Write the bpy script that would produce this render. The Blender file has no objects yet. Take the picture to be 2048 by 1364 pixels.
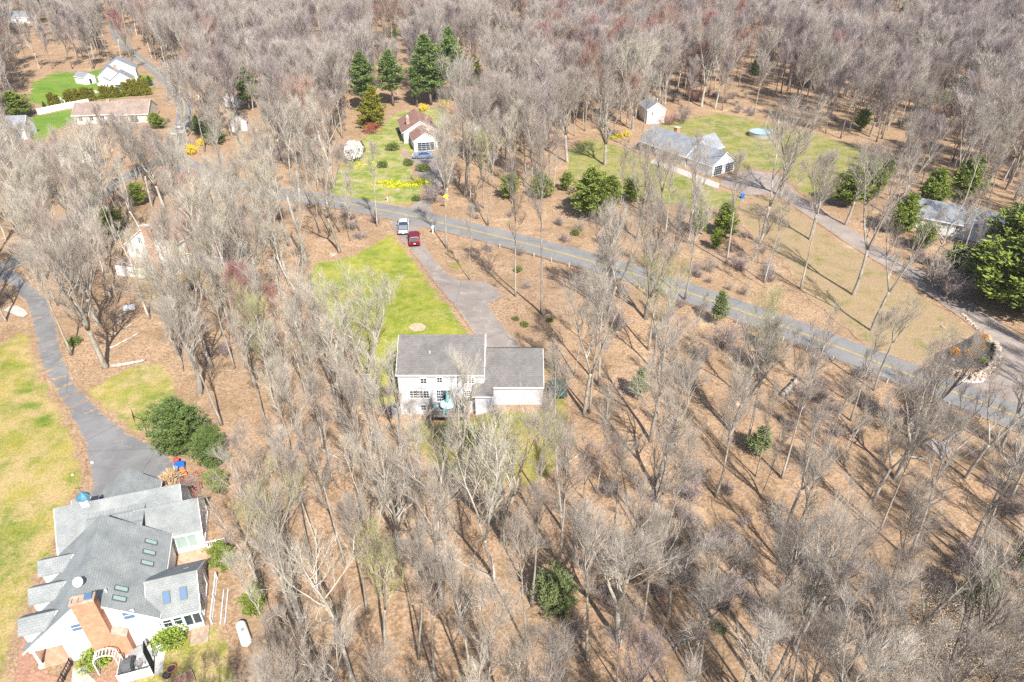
import bpy, bmesh, math, random
import numpy as np
from mathutils import Vector, Matrix, noise as mnoise
S = bpy.context.scene
R = math.radians
# ---------------------------------------------------------------- camera, sky, sun, exposure
CAM_H = 56.0; PITCH = R(33.0); FPX = 1365.0
cd = bpy.data.cameras.new("camera"); cam = bpy.data.objects.new("camera", cd)
S.collection.objects.link(cam); S.camera = cam
cam.location = (0, 0, CAM_H); cam.rotation_euler = (R(90) - PITCH, 0, 0)
cd.sensor_width = 36; cd.lens = 36 * FPX / 2048; cd.clip_start = 0.5; cd.clip_end = 6000
SUN_EL = R(46); SUN_AZ = R(22)
w = bpy.data.worlds.new("World"); S.world = w; w.use_nodes = True
nt = w.node_tree; bg = nt.nodes["Background"]
sky = nt.nodes.new("ShaderNodeTexSky"); sky.sky_type = 'NISHITA'; sky.sun_disc = False
sky.sun_elevation = SUN_EL; sky.sun_rotation = R(180) - SUN_AZ
nt.links.new(sky.outputs[0], bg.inputs[0]); bg.inputs[1].default_value = 0.11
sd = bpy.data.lights.new("sun", 'SUN'); sd.energy = 4.8; sd.angle = R(0.53); sd.color = (1, 0.955, 0.89)
so = bpy.data.objects.new("sun", sd); S.collection.objects.link(so); so.location = (60, -60, 120)
so.rotation_euler = Vector((-math.sin(SUN_AZ) * math.cos(SUN_EL), math.cos(SUN_AZ) * math.cos(SUN_EL), -math.sin(SUN_EL))).to_track_quat('-Z', 'Y').to_euler()
S.view_settings.view_transform = 'Standard'; S.view_settings.look = 'None'
S.view_settings.exposure = 0.90; S.view_settings.gamma = 1
S.render.engine = 'CYCLES'
S.cycles.max_bounces = 4; S.cycles.diffuse_bounces = 2; S.cycles.glossy_bounces = 2
S.cycles.transmission_bounces = 2; S.cycles.volume_bounces = 0; S.cycles.transparent_max_bounces = 4
S.cycles.use_adaptive_sampling = True; S.cycles.adaptive_threshold = 0.02
S.cycles.use_denoising = False

# ---------------------------------------------------------------- photo pixel -> place on the terrain
def ss(a, b, v):
    t = min(1, max(0, (v - a) / (b - a))); return t * t * (3 - 2 * t)
def ray(px, py):
    x = (px - 1024) / FPX; y = -(py - 682) / FPX
    return (x, math.cos(PITCH) + y * math.sin(PITCH), -math.sin(PITCH) + y * math.cos(PITCH))
def G(px, py, z=0.0):
    r = ray(px, py); t = (z - CAM_H) / r[2]; return (r[0] * t, r[1] * t)
def hbase(x, y):
    f1 = ss(67, 74, y); f2 = ss(57, 65, y) * ss(-7, -2, x)
    u = max(f1, f2) * ss(-34, -22, x) * (1 - ss(14, 28, x)) * (1 - ss(88, 112, y))
    return 1.85 * u
def GT(px, py):
    z = 0.0
    for _ in range(6):
        x, y = G(px, py, z); z = hbase(x, y)
    return G(px, py, z)
def PJ(X, Y, Z):
    dz = Z - CAM_H
    zc = Y * math.cos(PITCH) - dz * math.sin(PITCH); yc = Y * math.sin(PITCH) + dz * math.cos(PITCH)
    if zc < 1: return (9e9, 9e9)
    return (1024 + FPX * X / zc, 682 - FPX * yc / zc)

# ---------------------------------------------------------------- object helpers
def tag(o, label=None, cat=None, group=None, kind=None):
    if label: o['label'] = label
    if cat: o['category'] = cat
    if group: o['group'] = group
    if kind: o['kind'] = kind
    return o
def empty(name, loc, rz=0, label=None, cat=None, group=None, sc=1):
    o = bpy.data.objects.new(name, None); S.collection.objects.link(o)
    o.location = loc; o.rotation_euler = (0, 0, rz); o.scale = (sc, sc, sc); o.empty_display_size = 0.3
    return tag(o, label, cat, group)
def link(name, me, parent=None, mat=None):
    o = bpy.data.objects.new(name, me); S.collection.objects.link(o)
    if parent: o.parent = parent
    if mat is not None and not me.materials: me.materials.append(mat)
    return o
class MB:
    """collects faces, builds one mesh"""
    def __init__(s): s.v = []; s.f = []; s.m = []; s.mi = 0
    def face(s, pts):
        i = len(s.v); s.v.extend([tuple(p) for p in pts]); s.f.append(tuple(range(i, i + len(pts)))); s.m.append(s.mi)
    def box(s, x0, x1, y0, y1, z0, z1):
        return s.hexa([(x0, y0, z0), (x1, y0, z0), (x1, y1, z0), (x0, y1, z0), (x0, y0, z1), (x1, y0, z1), (x1, y1, z1), (x0, y1, z1)])
    def hexa(s, p):
        i = len(s.v); s.v.extend([tuple(q) for q in p])
        for f in ((3, 2, 1, 0), (4, 5, 6, 7), (0, 1, 5, 4), (1, 2, 6, 5), (2, 3, 7, 6), (3, 0, 4, 7)):
            s.f.append(tuple(i + k for k in f)); s.m.append(s.mi)
        return s
    def obox(s, c, L, W, Hh, az=0, tilt=0):
        M = Matrix.Translation(c) @ Matrix.Rotation(az, 4, 'Z') @ Matrix.Rotation(tilt, 4, 'Y')
        return s.hexa([M @ Vector((a * L / 2, b * W / 2, d * Hh / 2)) for d in (-1, 1) for a, b in ((-1, -1), (1, -1), (1, 1), (-1, 1))])
    def slab(s, quad, t):
        """quad of 4 top points, thickness t straight down"""
        return s.hexa([(p[0], p[1], p[2] - t) for p in quad] + list(quad))
    def prism(s, poly, y0, y1, ax='y'):
        """poly = (u,z) outline extruded along ax"""
        n = len(poly); i = len(s.v)
        for y in (y0, y1):
            for u, z in poly: s.v.append((u, y, z) if ax == 'y' else (y, u, z))
        s.f.append(tuple(i + k for k in range(n))); s.f.append(tuple(i + n + n - 1 - k for k in range(n)))
        s.m += [s.mi] * 2
        for k in range(n):
            s.f.append((i + k, i + n + k, i + n + (k + 1) % n, i + (k + 1) % n)); s.m.append(s.mi)
        return s
    def tube(s, pts, rad, n=6, cap=True):
        P = [Vector(p) for p in pts]; m = len(P); rings = []
        for k in range(m):
            d = (P[min(k + 1, m - 1)] - P[max(k - 1, 0)])
            if d.length < 1e-6: d = Vector((0, 0, 1))
            d.normalize()
            a = d.cross(Vector((0.31, 0.95, 0.05)))
            if a.length < 0.1: a = d.cross(Vector((1, 0, 0)))
            a.normalize(); b = d.cross(a)
            r = rad[k] if hasattr(rad, '__len__') else rad
            i = len(s.v); rings.append(i)
            if r <= 0.0001 and k == m - 1:
                s.v.append(tuple(P[k])); rings[-1] = (i,)
            else:
                for j in range(n):
                    t = 2 * math.pi * j / n
                    q = P[k] + a * (r * math.cos(t)) + b * (r * math.sin(t)); s.v.append((q.x, q.y, q.z))
        for k in range(m - 1):
            A = rings[k]; B = rings[k + 1]
            if isinstance(B, tuple):
                for j in range(n): s.f.append((A + j, A + (j + 1) % n, B[0])); s.m.append(s.mi)
            else:
                for j in range(n): s.f.append((A + j, A + (j + 1) % n, B + (j + 1) % n, B + j)); s.m.append(s.mi)
        if cap and n > 3:
            s.f.append(tuple(rings[0] + j for j in reversed(range(n)))); s.m.append(s.mi)
            if not isinstance(rings[-1], tuple): s.f.append(tuple(rings[-1] + j for j in range(n))); s.m.append(s.mi)
        return s
    def cyl(s, c, r, h, n=16, axis='z'):
        c = Vector(c); d = {'z': Vector((0, 0, h)), 'x': Vector((h, 0, 0)), 'y': Vector((0, h, 0))}[axis]
        return s.tube([c, c + d], [r, r], n)
    def lathe(s, c, prof, n=16):
        i = len(s.v)
        for r, z in prof:
            for j in range(n):
                t = 2 * math.pi * j / n; s.v.append((c[0] + r * math.cos(t), c[1] + r * math.sin(t), c[2] + z))
        for k in range(len(prof) - 1):
            for j in range(n):
                a = i + k * n; b = a + n; s.f.append((a + j, a + (j + 1) % n, b + (j + 1) % n, b + j)); s.m.append(s.mi)
        return s
    def blob(s, c, rx, ry, rz, rng, n=10, m=6, jit=0.15):
        c = Vector(c); prof = []
        i = len(s.v)
        for k in range(m + 1):
            ph = math.pi * k / m
            for j in range(n):
                t = 2 * math.pi * j / n; q = 1 + rng.uniform(-jit, jit)
                s.v.append((c.x + rx * math.sin(ph) * math.cos(t) * q, c.y + ry * math.sin(ph) * math.sin(t) * q, c.z + rz * math.cos(ph) * q if 0 < k < m else c.z + rz * math.cos(ph)))
        for k in range(m):
            for j in range(n):
                a = i + k * n; b = a + n; s.f.append((a + j, b + j, b + (j + 1) % n, a + (j + 1) % n)); s.m.append(s.mi)
        return s
    def mesh(s, name, mats, smooth=False):
        me = bpy.data.meshes.new(name); me.from_pydata(s.v, [], s.f)
        if not isinstance(mats, (list, tuple)): mats = [mats]
        for q in mats: me.materials.append(q)
        if len(mats) > 1: me.polygons.foreach_set('material_index', s.m)
        if smooth: me.polygons.foreach_set('use_smooth', [True] * len(s.f))
        me.update(); return me
    def build(s, name, mats, parent=None, smooth=False, bevel=0):
        o = link(name, s.mesh(name, mats, smooth), parent)
        if bevel:
            b = o.modifiers.new('bevel', 'BEVEL'); b.width = bevel; b.segments = 2; b.limit_method = 'ANGLE'
        return o

# ---------------------------------------------------------------- materials
def newmat(name, col=(0.5, 0.5, 0.5), rough=0.8, metal=0, spec=0.3):
    m = bpy.data.materials.new(name); m.use_nodes = True; b = m.node_tree.nodes['Principled BSDF']
    b.inputs['Base Color'].default_value = (*col, 1); b.inputs['Roughness'].default_value = rough
    b.inputs['Metallic'].default_value = metal; b.inputs['Specular IOR Level'].default_value = spec
    return m, m.node_tree, b
def N(t, ty, **k):
    n = t.nodes.new(ty)
    for a, b in k.items():
        if a in n.inputs: n.inputs[a].default_value = b
        else: setattr(n, a, b)
    return n
def noise_(t, vec, scale, detail=3, rough=0.6, dist=0):
    n = N(t, 'ShaderNodeTexNoise', Scale=scale, Detail=detail, Roughness=rough, Distortion=dist)
    if vec is not None: t.links.new(vec, n.inputs['Vector'])
    return n.outputs['Fac']
def ramp(t, fac, stops, interp='LINEAR'):
    n = t.nodes.new('ShaderNodeValToRGB'); e = n.color_ramp.elements; n.color_ramp.interpolation = interp
    while len(e) > 1: e.remove(e[0])
    e[0].position = stops[0][0]; c = stops[0][1]; e[0].color = (*c, 1) if len(c) == 3 else c
    for p, c in stops[1:]:
        q = e.new(p); q.color = (*c, 1)
    t.links.new(fac, n.inputs[0]); return n.outputs[0]
def mix(t, fac, a, b, mode='MIX'):
    n = N(t, 'ShaderNodeMix', data_type='RGBA', blend_type=mode)
    for sck, v in ((n.inputs[0], fac), (n.inputs[6], a), (n.inputs[7], b)):
        if isinstance(v, (float, int)): sck.default_value = v
        elif isinstance(v, tuple): sck.default_value = (*v, 1)
        else: t.links.new(v, sck)
    return n.outputs[2]
def math_(t, op, a, b=0.0, clamp=False):
    n = N(t, 'ShaderNodeMath', operation=op, use_clamp=clamp)
    for i, v in enumerate((a, b)):
        if isinstance(v, (float, int)): n.inputs[i].default_value = v
        else: t.links.new(v, n.inputs[i])
    return n.outputs[0]
def bump(t, b, height, strength=0.4, dist=0.05):
    n = N(t, 'ShaderNodeBump', Strength=strength, Distance=dist)
    t.links.new(height, n.inputs['Height']); t.links.new(n.outputs[0], b.inputs['Normal'])
def wpos(t): return N(t, 'ShaderNodeNewGeometry').outputs['Position']
def opos(t): return N(t, 'ShaderNodeTexCoord').outputs['Object']

def litter_nodes(t):
    """dry oak leaves: pink tan with pale flakes, brown damp patches and moss"""
    p = wpos(t)
    v = N(t, 'ShaderNodeTexVoronoi', Scale=4.5, Randomness=1.0); t.links.new(p, v.inputs['Vector'])
    big = noise_(t, p, 0.09, 4, 0.6); mid = noise_(t, p, 0.8, 4, 0.65); fine = noise_(t, p, 3.2, 6, 0.85)
    leaf = ramp(t, fine, [(0.37, (0.07, 0.042, 0.024)), (0.47, (0.25, 0.155, 0.084)), (0.56, (0.40, 0.27, 0.158)), (0.67, (0.74, 0.58, 0.40))])
    sep = N(t, 'ShaderNodeSeparateColor'); t.links.new(v.outputs['Color'], sep.inputs[0])
    leaf = mix(t, 0.35, leaf, ramp(t, sep.outputs[0], [(0, (0.12, 0.065, 0.035)), (0.5, (0.37, 0.225, 0.13)), (1, (0.68, 0.51, 0.36))]))
    c = mix(t, ramp(t, mid, [(0.36, (0, 0, 0)), (0.62, (1, 1, 1))]), leaf, mix(t, 0.45, leaf, (0.42, 0.285, 0.19)))
    c = mix(t, ramp(t, big, [(0.42, (0, 0, 0)), (0.62, (0.8, 0.8, 0.8))]), c, mix(t, 0.55, c, (0.23, 0.15, 0.085)))
    c = mix(t, ramp(t, noise_(t, p, 0.22, 5, 0.75, 0.8), [(0.54, (0, 0, 0)), (0.66, (0.65, 0.65, 0.65))]), c, (0.185, 0.125, 0.075))
    c = mix(t, ramp(t, noise_(t, p, 0.16, 4, 0.7, 0.5), [(0.58, (0, 0, 0)), (0.72, (0.5, 0.5, 0.5))]), c, (0.62, 0.47, 0.30))
    moss = noise_(t, p, 0.35, 5, 0.7)
    c = mix(t, ramp(t, moss, [(0.64, (0, 0, 0)), (0.72, (0.55, 0.55, 0.55))]), c, (0.19, 0.17, 0.05))
    return c, fine
def mat_litter():
    m, t, b = newmat('leaf_litter', rough=0.95, spec=0.1)
    c, f = litter_nodes(t); t.links.new(c, b.inputs['Base Color']); bump(t, b, f, 0.7, 0.12); return m
def mat_lawn(name, green, yellow, tan, thr=0.5, mos=0.16):
    m, t, b = newmat(name, rough=0.95, spec=0.1)
    p = wpos(t); lit, f = litter_nodes(t)
    n1 = noise_(t, p, mos, 6, 0.68, 0.15); n2 = noise_(t, p, mos * 4, 4, 0.7); n3 = noise_(t, p, 5, 3, 0.7); n4 = noise_(t, p, mos * 1.7, 6, 0.68, 0.2)
    g = mix(t, ramp(t, n1, [(0.38, (0, 0, 0)), (0.60, (1, 1, 1))]), green, yellow)
    g = mix(t, ramp(t, n4, [(thr, (0, 0, 0)), (thr + 0.17, (1, 1, 1))]), g, tan)
    g = mix(t, ramp(t, n2, [(0.4, (0, 0, 0)), (0.75, (0.6, 0.6, 0.6))]), g, tan)
    g = mix(t, 1.0, g, ramp(t, n3, [(0.3, (0.62, 0.62, 0.6)), (0.7, (1.25, 1.25, 1.2))]), 'MULTIPLY')
    a = N(t, 'ShaderNodeAttribute', attribute_name='edge').outputs['Fac']
    e = math_(t, 'ADD', a, math_(t, 'MULTIPLY', math_(t, 'SUBTRACT', noise_(t, p, 0.7, 5, 0.7), 0.5), 1.6))
    g = mix(t, ramp(t, e, [(0.25, (0, 0, 0)), (0.6, (1, 1, 1))]), lit, g)
    t.links.new(g, b.inputs['Base Color']); bump(t, b, n3, 0.6, 0.08); return m
def mat_asphalt(name, base, alt, crack=True, pale=(0.42, 0.37, 0.31)):
    m, t, b = newmat(name, rough=0.85, spec=0.25)
    p = wpos(t)
    c = mix(t, ramp(t, noise_(t, p, 0.25, 4, 0.6, 0.5), [(0.35, (0, 0, 0)), (0.65, (1, 1, 1))]), base, alt)
    c = mix(t, 1.0, c, ramp(t, noise_(t, p, 14, 3, 0.8), [(0.3, (0.75, 0.75, 0.75)), (0.7, (1.2, 1.2, 1.2))]), 'MULTIPLY')
    if crack:
        v = N(t, 'ShaderNodeTexVoronoi', Scale=0.28, feature='DISTANCE_TO_EDGE')
        d = N(t, 'ShaderNodeVectorMath', operation='ADD'); t.links.new(p, d.inputs[0])
        nn = N(t, 'ShaderNodeTexNoise', Scale=0.8, Detail=4); t.links.new(p, nn.inputs['Vector'])
        sc = N(t, 'ShaderNodeVectorMath', operation='SCALE', Scale=2.2); t.links.new(nn.outputs['Color'], sc.inputs[0])
        t.links.new(sc.outputs[0], d.inputs[1]); t.links.new(d.outputs[0], v.inputs['Vector'])
        k = ramp(t, v.outputs['Distance'], [(0, (1, 1, 1)), (0.035, (0, 0, 0))])
        k = math_(t, 'MULTIPLY', k, ramp(t, noise_(t, p, 0.5, 2), [(0.42, (0, 0, 0)), (0.6, (0.8, 0.8, 0.8))]))
        c = mix(t, k, c, pale)
        st = ramp(t, noise_(t, p, 0.12, 5, 0.7, 1.0), [(0.55, (0, 0, 0)), (0.75, (0.5, 0.5, 0.5))]); c = mix(t, st, c, pale)
    lit, _f = litter_nodes(t); a = N(t, 'ShaderNodeAttribute', attribute_name='edge').outputs['Fac']
    e = math_(t, 'ADD', a, math_(t, 'MULTIPLY', math_(t, 'SUBTRACT', noise_(t, p, 1.1, 6, 0.75), 0.5), 1.3))
    c = mix(t, ramp(t, e, [(0.10, (0, 0, 0)), (0.22, (1, 1, 1))]), lit, c)
    sp = math_(t, 'MULTIPLY', ramp(t, noise_(t, p, 6, 2, 0.5), [(0.66, (0, 0, 0)), (0.70, (1, 1, 1))]), ramp(t, noise_(t, p, 0.3, 3), [(0.5, (0, 0, 0)), (0.62, (0.7, 0.7, 0.7))]))
    c = mix(t, sp, c, (0.45, 0.31, 0.19))
    v2 = N(t, 'ShaderNodeTexVoronoi', Scale=0.11, feature='DISTANCE_TO_EDGE'); t.links.new(p, v2.inputs['Vector'])
    c = mix(t, ramp(t, v2.outputs['Distance'], [(0, (0.55, 0.55, 0.55)), (0.012, (0, 0, 0))]), c, mix(t, 0.6, c, (0.05, 0.05, 0.05)))
    t.links.new(c, b.inputs['Base Color']); bump(t, b, noise_(t, p, 20, 2), 0.2, 0.02); return m
def mat_bark(name, a, bb, c3, scale=3.0):
    m, t, b = newmat(name, rough=0.9, spec=0.15)
    oi = N(t, 'ShaderNodeObjectInfo').outputs['Random']
    mp = N(t, 'ShaderNodeMapping', Scale=(1, 1, 0.22)); t.links.new(opos(t), mp.inputs['Vector'])
    n = noise_(t, mp.outputs[0], scale, 5, 0.7)
    c = mix(t, oi, a, bb)
    c = mix(t, ramp(t, n, [(0.42, (0, 0, 0)), (0.66, (1, 1, 1))]), c, mix(t, 1.0, c, (0.5, 0.48, 0.46), 'MULTIPLY'))
    c = mix(t, ramp(t, noise_(t, opos(t), 0.9, 4, 0.7), [(0.5, (0, 0, 0)), (0.68, (0.6, 0.6, 0.6))]), c, c3)
    t.links.new(c, b.inputs['Base Color']); bump(t, b, n, 0.6, 0.05); return m
def mat_twig(name, a, bb, tip=None):
    m, t, b = newmat(name, rough=0.85, spec=0.15)
    oi = N(t, 'ShaderNodeObjectInfo').outputs['Random']
    g = N(t, 'ShaderNodeNewGeometry').outputs['Random Per Island']
    c = mix(t, oi, a, bb)
    c = mix(t, 1.0, c, ramp(t, g, [(0, (0.6, 0.6, 0.6)), (1, (1.35, 1.35, 1.35))]), 'MULTIPLY')
    if tip: c = mix(t, ramp(t, g, [(tip[1], (0, 0, 0)), (tip[1] + 0.02, (1, 1, 1))]), c, tip[0])
    t.links.new(c, b.inputs['Base Color']); return m
def mat_leaf(name, a, bb, c3=None, sc=0.7, tr=0.2):
    m, t, b = newmat(name, rough=0.75, spec=0.2)
    g = N(t, 'ShaderNodeNewGeometry').outputs['Random Per Island']
    c = mix(t, g, a, bb)
    c = mix(t, ramp(t, noise_(t, opos(t), sc, 3, 0.6), [(0.42, (0, 0, 0)), (0.62, (1, 1, 1))]), c, c3 or bb)
    t.links.new(c, b.inputs['Base Color'])
    return m
def mat_noise(name, a, bb, scale=2, rough=0.8, lo=0.35, hi=0.65, bmp=0.3, spec=0.3, metal=0):
    m, t, b = newmat(name, rough=rough, spec=spec, metal=metal)
    n = noise_(t, opos(t), scale, 5, 0.65)
    t.links.new(ramp(t, n, [(lo, a), (hi, bb)]), b.inputs['Base Color'])
    if bmp: bump(t, b, n, bmp, 0.03)
    return m
def mat_siding(name, col, pitch=0.16):
    m, t, b = newmat(name, rough=0.55, spec=0.3)
    s = N(t, 'ShaderNodeSeparateXYZ'); t.links.new(opos(t), s.inputs[0])
    f = math_(t, 'FRACT', math_(t, 'DIVIDE', s.outputs[2], pitch))
    c = mix(t, ramp(t, f, [(0, (1, 1, 1)), (0.10, (0, 0, 0))]), col, tuple(x * 0.72 for x in col))
    c = mix(t, 1.0, c, ramp(t, noise_(t, opos(t), 0.8, 4), [(0.3, (0.9, 0.9, 0.9)), (0.7, (1.04, 1.04, 1.04))]), 'MULTIPLY')
    t.links.new(c, b.inputs['Base Color']); bump(t, b, f, 0.5, 0.02); return m
def mat_shingle(name, a, bb, ridge='x'):
    m, t, b = newmat(name, rough=0.9, spec=0.15)
    p = opos(t)
    s = N(t, 'ShaderNodeSeparateXYZ'); t.links.new(p, s.inputs[0])
    cmb = N(t, 'ShaderNodeCombineXYZ')
    t.links.new(s.outputs[0 if ridge == 'x' else 1], cmb.inputs[0]); t.links.new(math_(t, 'MULTIPLY', s.outputs[2], 1.6), cmb.inputs[1])
    br = N(t, 'ShaderNodeTexBrick', Scale=1.0); br.inputs['Color1'].default_value = (*a, 1); br.inputs['Color2'].default_value = (*bb, 1)
    br.inputs['Mortar'].default_value = (*[x * 0.80 for x in a], 1); br.inputs['Brick Width'].default_value = 0.32; br.inputs['Row Height'].default_value = 0.22
    br.inputs['Mortar Size'].default_value = 0.018
    t.links.new(cmb.outputs[0], br.inputs['Vector'])
    c = mix(t, 1.0, br.outputs['Color'], ramp(t, noise_(t, p, 9, 3, 0.8), [(0.3, (0.88, 0.88, 0.88)), (0.7, (1.1, 1.1, 1.1))]), 'MULTIPLY')
    c = mix(t, 1.0, c, ramp(t, noise_(t, p, 0.5, 4, 0.7), [(0.3, (0.74, 0.75, 0.77)), (0.7, (1.15, 1.13, 1.10))]), 'MULTIPLY')
    t.links.new(c, b.inputs['Base Color']); bump(t, b, br.outputs['Fac'], 0.3, 0.02); return m
def mat_brick(name, a, bb, mortar, sc=1.0):
    m, t, b = newmat(name, rough=0.9, spec=0.15)
    p = opos(t); s = N(t, 'ShaderNodeSeparateXYZ'); t.links.new(p, s.inputs[0]); cmb = N(t, 'ShaderNodeCombineXYZ')
    t.links.new(math_(t, 'ADD', s.outputs[0], s.outputs[1]), cmb.inputs[0]); t.links.new(s.outputs[2], cmb.inputs[1])
    br = N(t, 'ShaderNodeTexBrick', Scale=1.0); br.inputs['Color1'].default_value = (*a, 1); br.inputs['Color2'].default_value = (*bb, 1)
    br.inputs['Mortar'].default_value = (*mortar, 1); br.inputs['Brick Width'].default_value = 0.24 * sc; br.inputs['Row Height'].default_value = 0.08 * sc
    br.inputs['Mortar Size'].default_value = 0.012 * sc
    t.links.new(cmb.outputs[0], br.inputs['Vector'])
    c = mix(t, 1.0, br.outputs['Color'], ramp(t, noise_(t, p, 2, 4), [(0.3, (0.8, 0.8, 0.8)), (0.7, (1.15, 1.15, 1.15))]), 'MULTIPLY')
    t.links.new(c, b.inputs['Base Color']); return m

M = {}
M['litter'] = mat_litter()
M['asphalt'] = mat_asphalt('asphalt', (0.19, 0.185, 0.18), (0.235, 0.228, 0.215), False)
M['drive'] = mat_asphalt('driveway_asphalt', (0.225, 0.19, 0.165), (0.29, 0.25, 0.22))
M['drive_left'] = mat_asphalt('driveway_grey', (0.16, 0.155, 0.155), (0.22, 0.215, 0.21), True, (0.255, 0.25, 0.24))
M['gravel'] = mat_asphalt('driveway_pale', (0.25, 0.205, 0.175), (0.34, 0.285, 0.245), False)
M['line'] = mat_noise('yellow_paint', (0.42, 0.29, 0.05), (0.70, 0.46, 0.07), 3, 0.7, bmp=0)
M['concrete'] = mat_noise('concrete', (0.38, 0.345, 0.30), (0.52, 0.48, 0.42), 1.5)
M['lawn_c'] = mat_lawn('lawn_central', (0.15, 0.215, 0.018), (0.28, 0.29, 0.035), (0.42, 0.34, 0.14), 0.54)
M['lawn_l'] = mat_lawn('lawn_left', (0.11, 0.18, 0.02), (0.31, 0.27, 0.055), (0.42, 0.31, 0.15), 0.44, 0.12)
M['lawn_s'] = mat_lawn('lawn_small', (0.15, 0.20, 0.03), (0.30, 0.28, 0.06), (0.46, 0.33, 0.18), 0.46, 0.14)
M['lawn_b'] = mat_lawn('lawn_back', (0.13, 0.16, 0.025), (0.25, 0.225, 0.045), (0.34, 0.26, 0.11), 0.50)
M['lawn_g'] = mat_lawn('lawn_garden', (0.14, 0.21, 0.025), (0.27, 0.29, 0.06), (0.42, 0.35, 0.20), 0.48)
M['lawn_r'] = mat_lawn('lawn_right', (0.13, 0.18, 0.025), (0.24, 0.24, 0.055), (0.34, 0.27, 0.15), 0.46)
M['lawn_v'] = mat_lawn('lawn_verge', (0.17, 0.17, 0.045), (0.26, 0.21, 0.09), (0.33, 0.24, 0.145), 0.34)
M['lawn_f'] = mat_lawn('lawn_far', (0.10, 0.21, 0.02), (0.16, 0.25, 0.03), (0.26, 0.26, 0.09), 0.58, 0.06)
M['daff'] = mat_leaf('yellow_flowers', (0.55, 0.50, 0.01), (0.75, 0.62, 0.02), (0.25, 0.36, 0.02))
M['mulch'] = mat_noise('red_mulch', (0.26, 0.135, 0.085), (0.42, 0.25, 0.17), 4)
M['tan_sand'] = mat_noise('tan_sand', (0.36, 0.24, 0.15), (0.55, 0.42, 0.30), 3)
M['mulch_dark'] = mat_noise('dark_mulch', (0.05, 0.045, 0.042), (0.12, 0.10, 0.09), 4)
M['white'] = mat_siding('white_siding', (0.80, 0.80, 0.79))
M['lilac'] = mat_siding('pale_grey_siding', (0.52, 0.52, 0.555), 0.24)
M['cream'] = mat_siding('cream_siding', (0.66, 0.60, 0.50))
M['trim'] = newmat('white_trim', (0.82, 0.82, 0.81), 0.5)[0]
M['roof_lx'] = mat_shingle('grey_shingles', (0.25, 0.265, 0.26), (0.28, 0.295, 0.29), 'x')
M['roof_ly'] = mat_shingle('grey_shingles_long', (0.27, 0.29, 0.285), (0.30, 0.32, 0.315), 'y')
M['roof_c'] = mat_shingle('brown_grey_shingles', (0.165, 0.155, 0.148), (0.20, 0.187, 0.178), 'x')
M['roof_r'] = mat_shingle('red_brown_shingles', (0.27, 0.15, 0.12), (0.33, 0.19, 0.15), 'y')
M['roof_b'] = mat_shingle('tan_brown_shingles', (0.28, 0.21, 0.17), (0.35, 0.27, 0.22), 'x')
M['roof_g'] = mat_shingle('blue_grey_shingles', (0.235, 0.25, 0.275), (0.29, 0.305, 0.33), 'x')
M['roof_gy'] = mat_shingle('blue_grey_shingles_long', (0.235, 0.25, 0.275), (0.29, 0.305, 0.33), 'y')
M['brick'] = mat_brick('orange_brick', (0.50, 0.20, 0.105), (0.60, 0.27, 0.15), (0.45, 0.30, 0.22))
M['paver'] = mat_brick('patio_brick', (0.46, 0.25, 0.16), (0.62, 0.38, 0.26), (0.42, 0.32, 0.25), 1.5)
M['stone'] = mat_noise('field_stone', (0.26, 0.19, 0.14), (0.50, 0.40, 0.32), 1.2, hi=0.6)
M['stone_white'] = mat_noise('white_stone', (0.42, 0.39, 0.36), (0.62, 0.59, 0.56), 2)
M['rock'] = mat_noise('grey_rock', (0.24, 0.20, 0.18), (0.44, 0.38, 0.34), 1.0, bmp=0.8)
M['glass'] = newmat('window_glass', (0.03, 0.045, 0.06), 0.08, 0, 0.8)[0]
M['glass_pale'] = newmat('skylight_glass', (0.30, 0.40, 0.38), 0.12, 0, 0.7)[0]
M['glass_blue'] = newmat('blue_reflecting_glass', (0.10, 0.17, 0.28), 0.1, 0, 0.8)[0]
M['curb'] = newmat('skylight_curb', (0.10, 0.11, 0.11), 0.5)[0]
M['metal'] = newmat('grey_metal', (0.35, 0.36, 0.37), 0.4, 0.6)[0]
M['galv'] = newmat('galvanised_rail', (0.42, 0.43, 0.44), 0.5, 0.5)[0]
M['dark'] = newmat('dark_plastic', (0.03, 0.03, 0.035), 0.6)[0]
M['rubber'] = newmat('rubber', (0.02, 0.02, 0.02), 0.8)[0]
M['wood'] = mat_noise('weathered_wood', (0.30, 0.22, 0.15), (0.46, 0.36, 0.26), 3)
M['deckwood'] = mat_noise('deck_boards', (0.20, 0.165, 0.14), (0.31, 0.26, 0.23), 3)
M['teal'] = newmat('teal_paint', (0.22, 0.47, 0.50), 0.5)[0]
M['teal_pale'] = newmat('pale_teal_top', (0.48, 0.64, 0.66), 0.4)[0]
M['greentarp'] = mat_noise('dark_green_fabric', (0.02, 0.05, 0.04), (0.045, 0.08, 0.065), 2)
M['terracotta'] = newmat('terracotta', (0.55, 0.20, 0.10), 0.8)[0]
M['blue'] = newmat('blue_plastic', (0.02, 0.14, 0.55), 0.4)[0]
M['orange'] = newmat('orange_plastic', (0.80, 0.22, 0.05), 0.5)[0]
M['copper'] = mat_noise('blue_copper', (0.05, 0.15, 0.22), (0.09, 0.23, 0.31), 2, 0.5)
M['water'] = newmat('pool_water', (0.36, 0.52, 0.55), 0.1, 0, 0.6)[0]
M['bark'] = mat_bark('grey_bark', (0.29, 0.25, 0.21), (0.47, 0.425, 0.36), (0.45, 0.46, 0.38))
M['bark_pale'] = mat_bark('pale_bark', (0.44, 0.40, 0.34), (0.60, 0.56, 0.50), (0.50, 0.48, 0.40), 2.0)
M['bark_tan'] = mat_bark('tan_bark', (0.36, 0.31, 0.25), (0.50, 0.45, 0.38), (0.46, 0.45, 0.36))
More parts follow.
